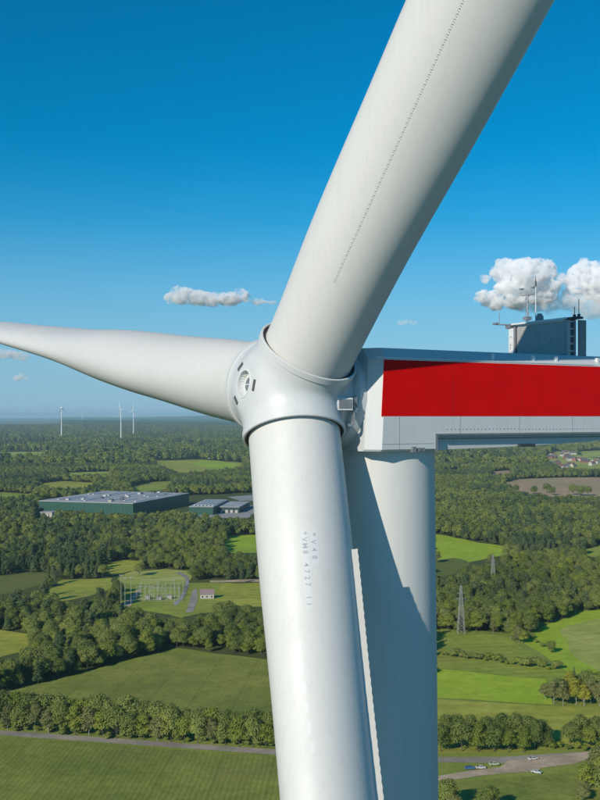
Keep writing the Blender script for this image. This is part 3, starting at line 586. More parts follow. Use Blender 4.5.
# ------------------------------------------------------------------ pylons, substation, far turbines, cars
PM = mat('pylon_steel', (.38, .40, .36), .5, .3, var=.15, vscale=1)
def pylon(px, py, H, label):
    X, Y = G(px, py); r = empty('power_pylon', (X, Y, 0)); tag(r, label, 'pylon')
    o = Vector((X, Y, 0)); wz = lambda z: 1.9 * (1 - z / H) ** 1.0 + .42
    lev = [0]; 
    while lev[-1] < H - 1.5: lev.append(lev[-1] + max(1.6, wz(lev[-1]) * 1.7))
    lev[-1] = H; cs = [(-1, -1), (1, -1), (1, 1), (-1, 1)]
    for c in cs:
        mb = MB()
        for z0, z1 in zip(lev[:-1], lev[1:]): mb.bar(o + Vector((c[0] * wz(z0), c[1] * wz(z0), z0)), o + Vector((c[0] * wz(z1), c[1] * wz(z1), z1)), .13, 4)
        mb.build('leg', PM, r)
    mb = MB()
    for z0, z1 in zip(lev[:-1], lev[1:]):
        for i in range(4):
            c, d = cs[i], cs[(i + 1) % 4]; mb.bar(o + Vector((c[0] * wz(z0), c[1] * wz(z0), z0)), o + Vector((d[0] * wz(z1), d[1] * wz(z1), z1)), .10, 4); mb.bar(o + Vector((d[0] * wz(z0), d[1] * wz(z0), z0)), o + Vector((c[0] * wz(z1), c[1] * wz(z1), z1)), .10, 4)
            mb.bar(o + Vector((c[0] * wz(z1), c[1] * wz(z1), z1)), o + Vector((d[0] * wz(z1), d[1] * wz(z1), z1)), .10, 4)
    tag(mb.build('lattice', PM, r), kind='stuff')
    dirx = Vector((.93, .36, 0))
    for z, L_ in ((H * .84, 2.6), (H * .73, 3.9)):
        mb = MB(); 
        for sg in (-1, 1):
            for off in (-.4, .4): mb.bar(o + Vector((0, off, z)), o + dirx * L_ * sg + Z_ * z, .12, 4)
            mb.bar(o + Z_ * (z + 1.2), o + dirx * L_ * sg + Z_ * z, .10, 4)
        ca = mb.build('crossarm', PM, r)
        for sg in (-1, .55, -.55, 1):
            mb = MB(); mb.bar(o + dirx * L_ * sg + Z_ * z, o + dirx * L_ * sg + Z_ * (z - 1.6), .12, 5); mb.build('insulator', BM['slate'], ca)
pylon(461, 634, 31, 'tall grey lattice pylon standing at the edge of the meadow near the tower')
pylon(493, 590, 28, 'smaller lattice pylon further back among the trees')
GS = mat('gantry_steel', (.38, .39, .36), .5, .2)
GR = 0
for i, (px, py, w, h) in enumerate(((150, 591, 14, 9), (166, 591, 14, 9), (144, 597, 12, 8), (158, 598, 12, 8), (172, 598, 12, 8), (178, 588, 8, 8))):
    X, Y = G(px, py); r = empty('switchyard_gantry', (X, Y, 0)); tag(r, 'white portal gantry in the substation, %s counted from the left and back' % ORD[i], 'gantry', 'portal gantries in the substation')
    o = Vector((X, Y, 0))
    for sg in (-1, 1):
        mb = MB(); mb.bar(o + Vector((sg * w / 2, 0, 0)), o + Vector((sg * w / 2, 0, h)), .16, 6); mb.build('post', GS, r)
    mb = MB(); mb.bar(o + Vector((-w / 2, 0, h)), o + Vector((w / 2, 0, h)), .18, 6); mb.build('beam', GS, r)
for i in range(40):
    px = 141 + (i % 10) * 4.2 + random.uniform(-.6, .6); py = 589 + (i // 10) * 4 + random.uniform(-.5, .5); X, Y = G(px, py); o = Vector((X, Y, 0)); r = empty('switchgear_post', (X, Y, 0)); tag(r, '%s switchgear post from the left in the %s row of the substation' % (ORD[i % 10], ('back', 'second', 'third', 'front')[i // 10]), 'post', 'switchgear posts in the substation')
    mb = MB(); mb.bar(o, o + Z_ * 3.0, .13, 5); mb.build('post', GS, r); mb = MB(); mb.bar(o + Z_ * 3.0, o + Z_ * 4.4, .2, 6, r2=.12); mb.box(o + Z_ * 4.5, 1.4, .25, .2); mb.build('insulator', GS, r)
for i, (px, py, h) in enumerate(((121, 608, 24), (125, 608, 22), (131, 604, 20))):
    X, Y = G(px, py); o = Vector((X, Y, 0)); r = empty('light_mast', (X, Y, 0)); tag(r, ['tallest thin mast at the left side of the substation', 'second thin mast at the left side of the substation', 'shorter mast beside the substation path'][i], 'mast')
    mb = MB(); mb.bar(o, o + Z_ * h, .22, 6, r2=.12); mb.build('pole', GS, r); mb = MB(); mb.box(o + Z_ * h, 3.2, .4, .4); mb.build('arm', GS, r)
sheet('gravel_yard', [(141, 588), (181, 587.5), (179, 600), (138, 601)], GM['pale'], .22, sub=.5)
for i, (px, py) in enumerate(((148, 599.5), (159, 600), (170, 599))):
    X, Y = G(px, py); o = Vector((X, Y, 0)); r = empty('transformer', (X, Y, 0)); tag(r, '%s grey transformer from the left in the substation yard' % ORD[i], 'transformer', 'transformers in the substation')
    mb = MB(); mb.box(o + Z_ * 1.6, 4.2, 2.6, 3.0); mb.build('tank', M['grey'], r); mb = MB(); mb.box(o + Vector((0, -1.7, 1.6)), 3.6, .7, 2.4); mb.build('radiator', GS, r)
    for q in (-1.3, 0, 1.3): mb = MB(); mb.bar(o + Vector((q, 0, 3.1)), o + Vector((q, 0, 4.5)), .2, 6, r2=.1); mb.build('bushing', BM['brick'], r)
# fence line round the substation, every post countable
FENr = empty('wire_fence', (*G(160, 604), 0)); tag(FENr, 'grey wire fence round the substation yard', 'fence'); fc = [G(x, y) for x, y in ((136, 602), (182, 602), (184, 586), (140, 586), (136, 602))]
for (a, b) in zip(fc[:-1], fc[1:]):
    a = Vector((*a, 0)); b = Vector((*b, 0)); n = max(2, int((b - a).length / 5))
    for i in range(n): mb = MB(); p = a + (b - a) * i / n; mb.bar(p, p + Z_ * 2.4, .09, 4); mb.build('post', GS, FENr)
    for z in (.5, 1.4, 2.3): mb = MB(); mb.bar(a + Z_ * z, b + Z_ * z, .05, 4); mb.build('rail', GS, FENr)

TW = mat('far_turbine_paint', (.75, .75, .74), .5)
def far_turbine(px, top, base, label, rot=0.0, yaw=0.0, H=150, RB=62):
    """stands at the distance where its height spans the given pixels"""
    D = (H + RB) * F / (base - top) if rot == 0 else (H + RB * .9) * F / (base - top); X = (px - 300) / F * D; zb = EYE - (base - 416) * D / F
    r = empty('far_wind_turbine', (X, D, zb)); tag(r, label, 'wind turbine', None); o = Vector((X, D, zb)); 
    mb = MB(); mb.bar(o - Z_ * 30, o + Z_ * H, 3.6, 14, r2=1.9); mb.bar(o, o, 1) if False else None; mb.v = [(x, y, z) for x, y, z in mb.v]
    def b_(name, mb): 
        me = bpy.data.meshes.new(name); me.from_pydata([tuple(Vector(v) - o) for v in mb.v], [], mb.f); me.materials.append(TW); me.update(); return link(name, me, r)
    b_('tower', mb); ya = Vector((math.cos(yaw), math.sin(yaw), 0)); pl = Vector((-math.sin(yaw), math.cos(yaw), 0)); hb = o + Z_ * (H + 1) + ya * 5
    mb = MB(); mb.box(hb - ya * 7, 12, 4, 4, (ya, pl, Z_)); b_('nacelle', mb); mb = MB(); mb.bar(hb - ya, hb + ya * 2, 2.2, 10, r2=.8); b_('hub', mb)
    for k in range(3):
        an = rot + k * 2 * math.pi / 3; d = Z_ * math.cos(an) + pl * math.sin(an); e = d.cross(ya)
        mb = MB(); mb.hull_loop([[hb + d * s + e * (c * u) + ya * (t * v) for u, v in ((-.35, -.5), (.65, 0), (-.35, .5), (-.5, 0))] for s, c, t in ((0, 2.6, 2.4), (12, 4.2, 1.6), (35, 2.8, .8), (RB, .6, .2))]); b_('blade', mb)
far_turbine(61.5, 397, 434, 'leftmost white wind turbine on the horizon, with one blade straight up', 0, R(-8))
far_turbine(121, 399, 438, 'middle white wind turbine on the horizon, its blade leaning right', R(-32), R(-155))
far_turbine(133.5, 402, 434, 'white wind turbine on the horizon just right of the middle one', R(18), R(-150))
far_turbine(82, 410, 424, 'small faint wind turbine low on the horizon between two larger ones', R(40), R(-80))
far_turbine(196, 422, 438, 'faint small wind turbine on the horizon below the left blade root', 0, R(-20))

CW_ = mat('tyre_rubber', (.02, .02, .02), .8)
def car(px, py, rz, col, label):
    X, Y = G(px, py); r = empty('parked_car', (X, Y, .19), rz); r.scale = (.92, .92, .92); tag(r, label, 'car'); cm = mat('car_paint_' + label.split()[0], col, .25, .0, coat=.6)
    prof = [(-2.15, .30), (-2.2, .62), (-2.05, .86), (-1.35, .92), (-.75, 1.38), (.75, 1.42), (1.55, 1.0), (2.1, .90), (2.2, .60), (2.12, .30)]
    mb = MB(); rings = [[(x, y * (1 if z < .95 else .86), z) for x, z in prof] for y in (-.84, -.80, .80, .84)]
    rings[0] = [(x * .98, -.86 if z < .95 else -.70, .3 + (z - .3) * .985) for x, z in prof]; rings[3] = [(x, -y, z) for x, y, z in rings[0]]
    mb.hull_loop(rings); b = mb.build('body', cm, r, raw=True)
    mb = MB(); mb.add([(-1.22, .775, 1.0), (1.25, .775, 1.0), (.68, .715, 1.34), (-.70, .715, 1.31)] , [(0, 1, 2, 3)]); mb.add([(-1.22, -.80, 1.0), (1.25, -.80, 1.0), (.68, -.735, 1.34), (-.70, -.735, 1.31)], [(0, 3, 2, 1)]); mb.build('side_window', M['glass'], r, raw=True)
    for x0, z0, x1, z1 in ((.78, 1.40, 1.50, 1.05), (-.80, 1.37, -1.33, .96)):
        dx = .03 if x0 > 0 else -.03; mb = MB(); mb.add([(x0 + dx, -.62, z0), (x0 + dx, .62, z0), (x1 + dx, .68, z1), (x1 + dx, -.68, z1)], [(0, 1, 2, 3)]); mb.build('windscreen' if x0 > 0 else 'rear_window', M['glass'], r, raw=True)
    for x in (-1.35, 1.35):
        for y in (-.78, .78): mb = MB(); mb.bar((x, y - .11, .33), (x, y + .11, .33), .33, 14); w = mb.build('wheel', CW_, r, raw=True); mb = MB(); mb.bar((x, y - .125, .33), (x, y + .125, .33), .19, 10); mb.build('rim', M['steel'], w, raw=True)
    for y in (-.6, .6): mb = MB(); mb.box((2.17, y, .68), .08, .35, .16); mb.build('headlight', M['pale'], r, raw=True)
car(469.5, 769.5, 0.1, (.05, .14, .30), 'blue car parked on the verge right of the tower')
car(480.5, 769, 0.05, (.5, .5, .49), 'white car parked on the verge behind the blue one')
car(494, 765.5, 0.2, (.42, .50, .34), 'pale green car parked on the verge below the trees')
car(533, 760, .35, (.52, .52, .51), 'white car at the road edge where the gravel yard begins')
car(536.5, 773.5, -.6, (.5, .5, .48), 'white car standing alone at the edge of the farm track')

# ------------------------------------------------------------------ the wind turbine
TH, TAU, PH, GA = R(29.6), R(7.6), R(36.6), R(-32)
HUB = np.array([-.30, .75, -30.05])
ax_a = np.array([-math.cos(TH) * math.cos(TAU), math.sin(TAU), math.sin(TH) * math.cos(TAU)])
ax_u = np.array([-math.sin(TH), 0, -math.cos(TH)]); ax_w = np.cross(ax_u, ax_a); ax_w *= np.sign(ax_w[1])
nr = np.array([math.cos(TH), 0, -math.sin(TH)]); nl = np.array([math.sin(TH), 0, math.cos(TH)])      # rearward, towards the viewer's side
def NP(t, l, z): return cw(np.array([HUB[0], 0, HUB[2]]) + t * nr + l * nl + np.array([0, z, 0]))
TT = 3.33; tc_ = NP(TT, 0, 0)
TB = empty('wind_turbine', (tc_.x, tc_.y, 0))
tag(TB, 'huge white wind turbine with red banded nacelle filling the foreground', 'wind turbine')
nax = (Vector((nr[0], -nr[2], 0)), Vector((nl[0], -nl[2], 0)), Vector((0, 0, 1)))

def hermite(xs, ys, x):
    xs = np.array(xs, float); ys = np.array(ys, float); d = np.gradient(ys, xs)
    i = np.clip(np.searchsorted(xs, x) - 1, 0, len(xs) - 2); h = xs[i + 1] - xs[i]; t = (x - xs[i]) / h
    return (2*t**3-3*t**2+1)*ys[i] + (t**3-2*t**2+t)*h*d[i] + (-2*t**3+3*t**2)*ys[i+1] + (t**3-t**2)*h*d[i+1]
PS = [0, 2, 5, 9, 12, 16, 24, 37, 45, 55, 62, 65.5]
PLE = [1.35, 1.35, 1.47, 1.52, 1.55, 1.42, 1.10, .85, .7, .45, .25, .03]
PTE = [1.35, 1.35, 1.40, 1.60, 1.72, 1.84, 1.98, 1.80, 1.65, 1.1, .6, .05]
PT = [1.35, 1.35, 1.32, 1.19, 1.13, 1.08, .72, .48, .36, .2, .1, .02]
def bframe(k):
    an = -PH + k * 2 * math.pi / 3
    b = math.cos(an) * ax_w + math.sin(an) * ax_u; m = math.sin(an) * ax_w - math.cos(an) * ax_u
    ce = math.cos(GA) * ax_a + math.sin(GA) * m
    return b, ce, np.cross(b, ce)
def bpt(k, s, q, off=0.0):
    """point(s) of blade k's skin: s metres along the span, q the angle round the section; off metres outwards"""
    b, ce, nn = bframe(k); s = np.asarray(s, float); q = np.asarray(q, float)
    le, te, th = hermite(PS, PLE, s), hermite(PS, PTE, s), hermite(PS, PT, s)
    X = np.cos(q); Y = np.sin(q); pin = np.clip((s - 12) / 25, 0, 1) * .55
    x = np.where(X > 0, X * (le + off), X * (te + off)); y = Y * (th + off) * (1 - pin * np.where(X < 0, X * X, 0))
    return HUB + s[..., None] * b + x[..., None] * ce + y[..., None] * nn
def ppx(P): return np.stack([300 + F * P[..., 0] / -P[..., 2], 416 - F * P[..., 1] / -P[..., 2]], -1)

# tower
mb = MB(); N = 128
for z0, z1 in ((0, 28), (28, 56), (56, 84), (84, 112), (112, 138.95)):
    rr = lambda z: 1.66 + (138.95 - z) * .0105
    prof = [(rr(z0) , z0), (rr(z0), z0 + .02), (rr(z1), z1 - .03), (rr(z1) + .012, z1 - .03), (rr(z1) + .012, z1)]
    mb.hull_loop([[(tc_.x + r * math.cos(2*math.pi*i/N), tc_.y + r * math.sin(2*math.pi*i/N), z) for i in range(N)] for r, z in prof], cap=False)
mb.build('tower', M['tower'], TB, smooth=True, angle=R(30))

# blades
QN = 96
ssn = np.unique(np.r_[np.linspace(1.0, 16, 61), np.linspace(16, 65.5, 70)])
qs = np.linspace(0, 2 * np.pi, QN, endpoint=False)
def find_sq(k, px, py, smax=20):
    """the (s, q) of blade k's skin that is seen at photo pixel (px, py)"""
    s = np.linspace(1.3, smax, 400)[:, None] + 0 * np.zeros(360)[None]; q = np.linspace(0, 2*np.pi, 360)[None] + 0 * s
    P = bpt(k, s, q); p = ppx(P); b, ce, nn = bframe(k)
    nrm = np.cos(q)[..., None] * ce + np.sin(q)[..., None] * nn
    vis = (nrm * (-P)).sum(-1) > 0
    d = np.hypot(p[..., 0] - px, p[..., 1] - py) + np.where(vis, 0, 1e3)
    i = np.unravel_index(d.argmin(), d.shape); return float(s[i]), float(q[i])
blades = []
for k in range(3):
    mb = MB(); rings = []
    for s in ssn:
        rings.append([cw(p) for p in bpt(k, np.full(QN, s), qs)])
    mb.hull_loop(rings)
    bl = mb.build('blade', M['blade'], TB, smooth=True, angle=R(50)); blades.append(bl)
    # root collar ring of dark rubber and a thin steel lip
    b, ce, nn = bframe(k)
    def ring(prof, mt, name):
        m_ = MB(); m_.hull_loop([[cw(HUB + s * b + r * (math.cos(q) * ce + math.sin(q) * nn)) for q in qs] for r, s in prof + prof[:1]], cap=False)
        return m_.build(name, mt, bl, smooth=True, angle=R(35))
    ring([(1.34, 1.30), (1.458, 1.30), (1.458, 1.432), (1.34, 1.432)], M['rubber'], 'root_seal')
    ring([(1.462, 1.30), (1.525, 1.30), (1.525, 1.475), (1.51, 1.49), (1.462, 1.49)], M['hub'], 'root_ring')
bl_up, bl_left, bl_low = blades
# vortex generators: a line of little fin pairs along the upper blade
sA, qA = find_sq(0, 335, 280); sB, qB = find_sq(0, 463, 0)
mb = MB(); nfin = 74
vb, vce, vnn = bframe(0)
for i in range(nfin):
    s = sA + (sB + 1.5 - sA) * i / (nfin - 1); q = qA + (qB - qA) * (s - sA) / (sB - sA)
    p = bpt(0, s, q); pt = bpt(0, s, q + .03) - p; pt /= np.linalg.norm(pt); pn = np.cross(vb, pt); pn /= np.linalg.norm(pn)
    if pn @ (p - HUB - s * vb) < 0: pn = -pn
    for sg in (-1, 1):
        c = p + vb * (.026 * sg); d = pt + vb * sg * .35; d /= np.linalg.norm(d); e = np.cross(d, pn)
        A = [cw(c - d * .026 + e * .006), cw(c - d * .026 - e * .006), cw(c + d * .026 - e * .006), cw(c + d * .026 + e * .006), cw(c + d * .026 + pn * .02 + e * .004), cw(c + d * .026 + pn * .02 - e * .004)]
        mb.add(A, [(0, 1, 2, 3), (0, 3, 4), (1, 5, 2), (2, 5, 4, 3), (0, 4, 5, 1)])
tag(mb.build('vortex_generator_row', M['vg'], bl_up), kind='stuff')
# serrated strip on the trailing side of the lower blade
qr = np.linspace(0, 2*np.pi, 720)
def q_right(s):
    p = ppx(bpt(2, np.full(720, s), qr)); return qr[p[:, 0].argmax()]
s0, _ = find_sq(2, 352, 550)
b2, ce2, nn2 = bframe(2); mb = MB(); nS = 60
rows = []
for i in range(nS * 2 + 1):
    s = s0 + i * .11; q = q_right(min(s, 17)); P_ = bpt(2, s, q); vd = -P_ / np.linalg.norm(P_)
    dq = .34 if (bpt(2, s, q + .1) - P_) @ vd > 0 else -.34
    ox = np.cross(b2, vd); ox /= np.linalg.norm(ox); ox = ox if ox[0] > 0 else -ox
    base = bpt(2, s, q + dq); reach = (P_ - base) @ ox + (.115 if i % 2 else .132)
    d_ = ox - vd * .30; d_ /= d_ @ ox
    nn_ = np.cross(d_, b2); nn_ /= np.linalg.norm(nn_); nn_ = nn_ if nn_ @ vd > 0 else -nn_
    rows.append((base - d_ * .05 + nn_ * .012, base + d_ * reach + nn_ * .012, nn_))
for (a0, o0, n0), (a1, o1, n1) in zip(rows[:-1], rows[1:]):
    V = [a0, a1, o1, o0]; Vb = [v_ - n0 * .012 for v_ in V]
    mb.add([cw(v_) for v_ in V + Vb], [(0, 1, 2, 3), (7, 6, 5, 4)] + [(j, 4 + j, 4 + (j + 1) % 4, (j + 1) % 4) for j in range(4)])
mb.build('serration_strip', M['strip'], bl_low)
# grey stencilled writing on the lower blade and two rows of faint pale marks
def on_skin(k, s, q, ds, dt, off):
    le = float(hermite(PS, PLE, np.array(s))); return bpt(k, s + ds, q + dt / 1.35, off)
def lettering(k, px, py, txt, size, step, name, m, parent):
    """letters that run down the blade, laid on its curved skin"""
    s_, q_ = find_sq(k, px, py); sgn = 1
    p0 = ppx(bpt(k, s_, q_)); p1 = ppx(bpt(k, s_, q_ + .05)); sgn = 1 if p1[0] > p0[0] else -1
    for i, ch in enumerate(txt):
        if ch == ' ': continue
        cu = bpy.data.curves.new('t', 'FONT'); cu.body = ch; cu.size = size; cu.align_x = 'CENTER'; cu.fill_mode = 'FRONT'; cu.resolution_u = 3; cu.offset = .002
        to = bpy.data.objects.new('t', cu); COL.objects.link(to)
        me = bpy.data.meshes.new_from_object(to, depsgraph=bpy.context.evaluated_depsgraph_get())
        vs = []; mb = MB()
        for v in me.vertices:
            # the writing is turned a quarter: its baseline runs along the blade
            ds = i * step + v.co.x; dt = -(v.co.y - size * .35) * sgn * -1
            vs.append(cw(on_skin(k, s_, q_, ds, dt, .006)))
        mb.add(vs, [tuple(p.vertices) for p in me.polygons]); mb.build(name, m, parent, recalc=False)
        bpy.data.objects.remove(to); bpy.data.meshes.remove(me); bpy.data.curves.remove(cu)
def patch(k, px, py, length, width, name, m, parent, off=.003, parts=None):
    s_, q_ = find_sq(k, px, py); mb = parts or MB(); n = max(3, int(length / .15)); w_n = 6
    vs = [cw(on_skin(k, s_, q_, length * i / (n - 1), width * (j / (w_n - 1) - .5), off)) for i in range(n) for j in range(w_n)]
    mb.add(vs, [(i * w_n + j, i * w_n + j + 1, (i + 1) * w_n + j + 1, (i + 1) * w_n + j) for i in range(n - 1) for j in range(w_n - 1)])
    return mb if parts else mb.build(name, m, parent, smooth=True, recalc=False)
patch(2, 304, 530, 2.15, .20, 'decal_film', M['decal'], bl_low, off=.003)
patch(2, 313.5, 530, 1.0, .20, 'decal_film', M['decal'], bl_low, off=.003)
lettering(2, 304, 534, '*VM8 4727 II', .20, .175, 'letter', M['ink'], bl_low)
lettering(2, 313.5, 534, '*V48', .20, .21, 'letter', M['ink'], bl_low)
for py_ in (553, 563, 573, 583): patch(2, 271 + (py_ - 553) * .09, py_, .12, .10, 'pale_mark', M['decal'], bl_low)
for py_ in (642, 661, 682, 702, 722, 742): patch(2, 299 + (py_ - 642) * .13, py_, .26, .13, 'pale_mark', M['decal'], bl_low)
for px_ in (18, 55):
    s_, q_ = find_sq(1, px_, 335, 45); mb = MB(); qq = np.linspace(q_ - .25, q_ + .35, 12)
    vs = [cw(bpt(1, s_ + d, q, o)) for q in qq for d, o in ((-.02, .002), (0, .012), (.02, .002))]
    mb.add(vs, [(i * 3 + j, i * 3 + j + 1, i * 3 + j + 4, i * 3 + j + 3) for i in range(11) for j in range(2)]); mb.build('joint_seam', M['hub'], bl_left, recalc=False)

# spinner: a ball, three blade collars and a rear drum melted together
def smin(a, b_, k): h = np.clip(.5 + .5 * (b_ - a) / k, 0, 1); return b_ * (1 - h) + a * h - k * h * (1 - h)
def cap(p, d, r, h0, h1, rd=.05):
    t = p @ d; q = np.linalg.norm(p - t[..., None] * d, axis=-1) - r + rd; w = np.abs(t - (h0 + h1) / 2) - (h1 - h0) / 2 + rd
    return np.minimum(np.maximum(q, w), 0) + np.hypot(np.maximum(q, 0), np.maximum(w, 0)) - rd
def sdf(p):
    d = np.linalg.norm(p, axis=-1) - 1.70
    d = smin(d, cap(p, -ax_a, 1.30, -.2, 1.45), .25)
    for k in range(3): d = smin(d, cap(p, bframe(k)[0], 1.49, 0, 1.40), .16)
    d = -smin(-d, -(p @ ax_a - 1.56), .10)                            # flattened nose
    return np.maximum(d, -cap(p, ax_a, .40, 1.38, 2.0, .01))          # round recess in the nose
bm = bmesh.new(); bmesh.ops.create_icosphere(bm, subdivisions=7, radius=1)
dirs = np.array([v.co[:] for v in bm.verts]); dirs /= np.linalg.norm(dirs, axis=1)[:, None]
rs = np.linspace(1.2, 2.4, 25); val = np.stack([sdf(dirs * r) for r in rs]); idx = np.array([np.nonzero(val[:, i] < 0)[0].max() if (val[:, i] < 0).any() else 0 for i in range(len(dirs))])
lo = rs[idx]; hi = rs[np.minimum(idx + 1, 24)]
for _ in range(16):
    mid = (lo + hi) / 2; ins = sdf(dirs * mid[:, None]) < 0; lo = np.where(ins, mid, lo); hi = np.where(ins, hi, mid)
for v, d, r in zip(bm.verts, dirs, lo): v.co = cw(HUB + d * r) - TB.location
me = bpy.data.meshes.new('spinner'); bm.normal_update(); bm.to_mesh(me); bm.free(); me.materials.append(M['hub'])
me.polygons.foreach_set('use_smooth', [True] * len(me.polygons)); me.set_sharp_from_angle(angle=R(38))
SP = link('spinner', me, TB)
def nose(al, be, h): return HUB + al * ax_u + be * ax_w + h * ax_a
def disc_ring(prof, mt, name, n=48, c=(0, 0)):
    m_ = MB(); m_.hull_loop([[cw(nose(c[0] + r * math.cos(2*math.pi*i/n), c[1] + r * math.sin(2*math.pi*i/n), h)) for i in range(n)] for r, h in prof], cap=False)
    return m_.build(name, mt, SP, smooth=True, angle=R(35))
disc_ring([(.385, 1.40), (.385, 1.575), (.43, 1.575), (.44, 1.555)], M['pale'], 'nose_rim')
disc_ring([(.001, 1.44), (.20, 1.44), (.21, 1.43), (.21, 1.39)], M['grey'], 'nose_hatch', c=(-.06, -.02))
mb = MB(); va, vu, vw = [Vector((a_[0], -a_[2], a_[1])) for a_ in (ax_a, ax_u, ax_w)]
mb.box(cw(nose(-.06, -.02, 1.45)), .34, .03, .03, (vu, vw, va)); mb.build('hatch_handle', M['pale'], SP)
for an_ in (53, 186, -50):
    al, be = .64 * math.cos(R(an_)), .64 * math.sin(R(an_)); tx = vu * -math.sin(R(an_)) + vw * math.cos(R(an_)); ty = vu * math.cos(R(an_)) + vw * math.sin(R(an_))
    mb = MB(); c = cw(nose(al, be, 1.553)); mb.box(c, .33, .10, .02, (tx, ty, va), 0)
    fr = mb.build('vent', M['slot'], SP)
# camera box and bracket beside the collars, seen at the spinner's right
def spin_hit(px, py):
    d = np.array([(px - 300) / F, (416 - py) / F, -1.0]); t = 27.5
    for _ in range(200):
        s_ = float(sdf((t * d - HUB)[None])[0])
        if s_ < .002: break
        t += max(s_ * .7, .002)
        if t > 31: t = 29.4; break
    return t * d
X_, Y_, Z_ = Vector((.9, .3, 0)).normalized(), Vector((-.3, .9, 0)).normalized(), Vector((0, 0, 1))
hp = spin_hit(342, 404); c = cw(hp) - Y_ * .06; BX = MB()
BX.box(c, .50, .34, .36, (X_, Y_, Z_)); eb = BX.build('equipment_box', M['pale'], SP)
mb = MB(); mb.box(c - Y_ * .175 + X_ * .02, .40, .02, .27, (X_, Y_, Z_)); mb.build('box_grille', M['grey'], SP)
mb = MB()
for dx, dz, sx, sz in ((.36, .05, .08, .34), (.36, -.2, .12, .06), (.33, -.42, .06, .36), (.24, -.62, .16, .08), (.40, .0, .05, .5)):
    mb.box(c + X_ * dx + Z_ * dz - Y_ * .02, sx, .14, sz, (X_, Y_, Z_))
mb.build('bracket', M['steel'], SP)
mb = MB(); mb.bar(c + X_ * .30 + Z_ * -.0 - Y_ * .1, c + X_ * .30 + Z_ * .0 - Y_ * .18, .06, 12); mb.build('sensor_eye', M['dark'], SP)

# nacelle
tE = 13.5
def crn(t, z): return t + .055 * (z + 1.05)
NA = MB()
def ringN(t, sh, lmax=1.95, bot=-1.05, rb=.30):
    P_ = [(-lmax, bot + .10), (-lmax, 1.69), (-lmax + .34, 2.03), (lmax - .34, 2.03), (lmax, 1.69), (lmax, bot + .06), (lmax - .08, bot), (-lmax + .1, bot)]
    return [NP(t + sh * .055 * (z + 1.05), l, z) for l, z in P_]
# deep front section with chamfered nose corner, then the side skirt that continues to the rear
NA.hull_loop([ringN(1.66, 1, 1.52), ringN(2.0, 1, 1.95), ringN(4.0, 0, 1.95)])
NAC = NA.build('nacelle', M['nac'], TB, smooth=False)
def ringR(t, lm, zb): return [NP(t, l, z) for l, z in ((-lm, zb), (-lm, 1.69), (-lm + .34, 2.03), (lm - .34, 2.03), (lm, 1.69), (lm, zb))]
mb = MB(); mb.hull_loop([ringR(4.0, 1.948, -.55), ringR(tE, 1.948, -.55)]); mb.build('rear_housing', M['nac'], NAC)
mb = MB()
mb.hull_loop([[NP(t, l, z) for l, z in ((-1.6, zb), (-1.72, -.552), (1.72, -.552), (1.66, zb))] for t, zb in ((4.02, -1.04), (7.0, -.99), (9.0, -.93), (10.2, -.88), (tE, -.70))])
mb.build('belly_fairing', M['nac'], NAC)
mb = MB(); mb.box((NP(7.8, 1.70, -.95)), .62, .22, .09, nax); mb.build('belly_hatch', M['dark'], NAC)
mb = MB(); mb.box(NP(8.8, 1.955, -.56), 9.4, .03, .05, nax); mb.box(NP(4.0, 1.955, -.80), .09, .03, .53, nax); mb.build('skirt_trim', M['grey'], NAC)
mb = MB(); mb.box(NP(8.8, 1.76, -.70), 9.3, .03, .025, nax); mb.build('belly_joint', M['grey'], NAC)
# red band: a thin painted panel skin, ribbed slightly
mb = MB(); 
def nt_at(px, l, z=0):                         # the t where the nacelle plane l is seen at photo column px
    k = (px - 300) / F; return (k * (-HUB[2] - nl[2] * l) - HUB[0] - nl[0] * l) / (nr[0] + nr[2] * k)
tb = nt_at(381, 1.955)
V = [NP(tb + .02, 1.956, -.005), NP(tE - .02, 1.956, -.005), NP(tE - .02, 1.956, 1.66), NP(tb + .12, 1.956, 1.66)]
V2 = [v - nax[1] * .02 for v in V]; mb.add(V + V2, [(0, 1, 2, 3), (7, 6, 5, 4)] + [(j, 4 + j, 4 + (j + 1) % 4, (j + 1) % 4) for j in range(4)])
mb.build('red_band', M['red'], NAC)
for t in (4.6, 7.4, 10.2):
    mb = MB(); mb.box(NP(t, 1.9575, .83), .012, .006, 1.62, nax); mb.build('band_joint', mat('red_joint', (.42, .004, .005), .6) if t < 5 else bpy.data.materials['red_joint'], NAC)
# panel joints, bolts and small fittings
for t in (2.62, 4.9, 7.3, 9.6, 11.9):
    mb = MB(); mb.box(NP(t, 1.951, (-1.0 if t < 4 else -.54) / 2 - .01), .010, .010, (.96 if t < 4 else .50), nax); mb.build('panel_joint', M['steel'], NAC)
mb = MB(); mb.box(NP(2.95, 1.951, -.83), 1.9, .010, .010, nax); mb.build('panel_joint', M['steel'], NAC)
for t in (3.12,):
    for dt_, w_ in ((0, .13), (.2, .09), (.34, .07)):
        mb = MB(); mb.box(NP(t + dt_, 1.97, -1.0), w_, .14, .16 if dt_ == 0 else .10, nax); mb.build('hinge_block', M['grey'], NAC)
mb = MB()
for i in range(60): mb.box(NP(4.4 + i * .15, 1.955 if i % 3 else 1.955, -.40 + (.0 if i < 20 else -.02)), .03, .015, .02, nax)
for i in range(14): mb.box(NP(4.5 + i * .17, 1.70, -.80), .04, .015, .025, nax)
for i in range(55): mb.box(NP(2.3 + i * .19, 1.962, .30), .022, .012, .022, nax, 1)
tag(mb.build('rivet_row', [M['steel'], M['red']], NAC), kind='stuff')
for t in (6.3, 8.0, 9.0, 10.9):
    mb = MB(); mb.box(NP(t, 1.80, 1.86), .10, .12, .20, nax); mb.build('roof_clip', M['pale'], NAC)
mb = MB(); mb.box(NP(6.2, 1.93, 1.72), 8.8, .06, .03, nax); mb.build('roof_gutter', M['pale'], NAC)
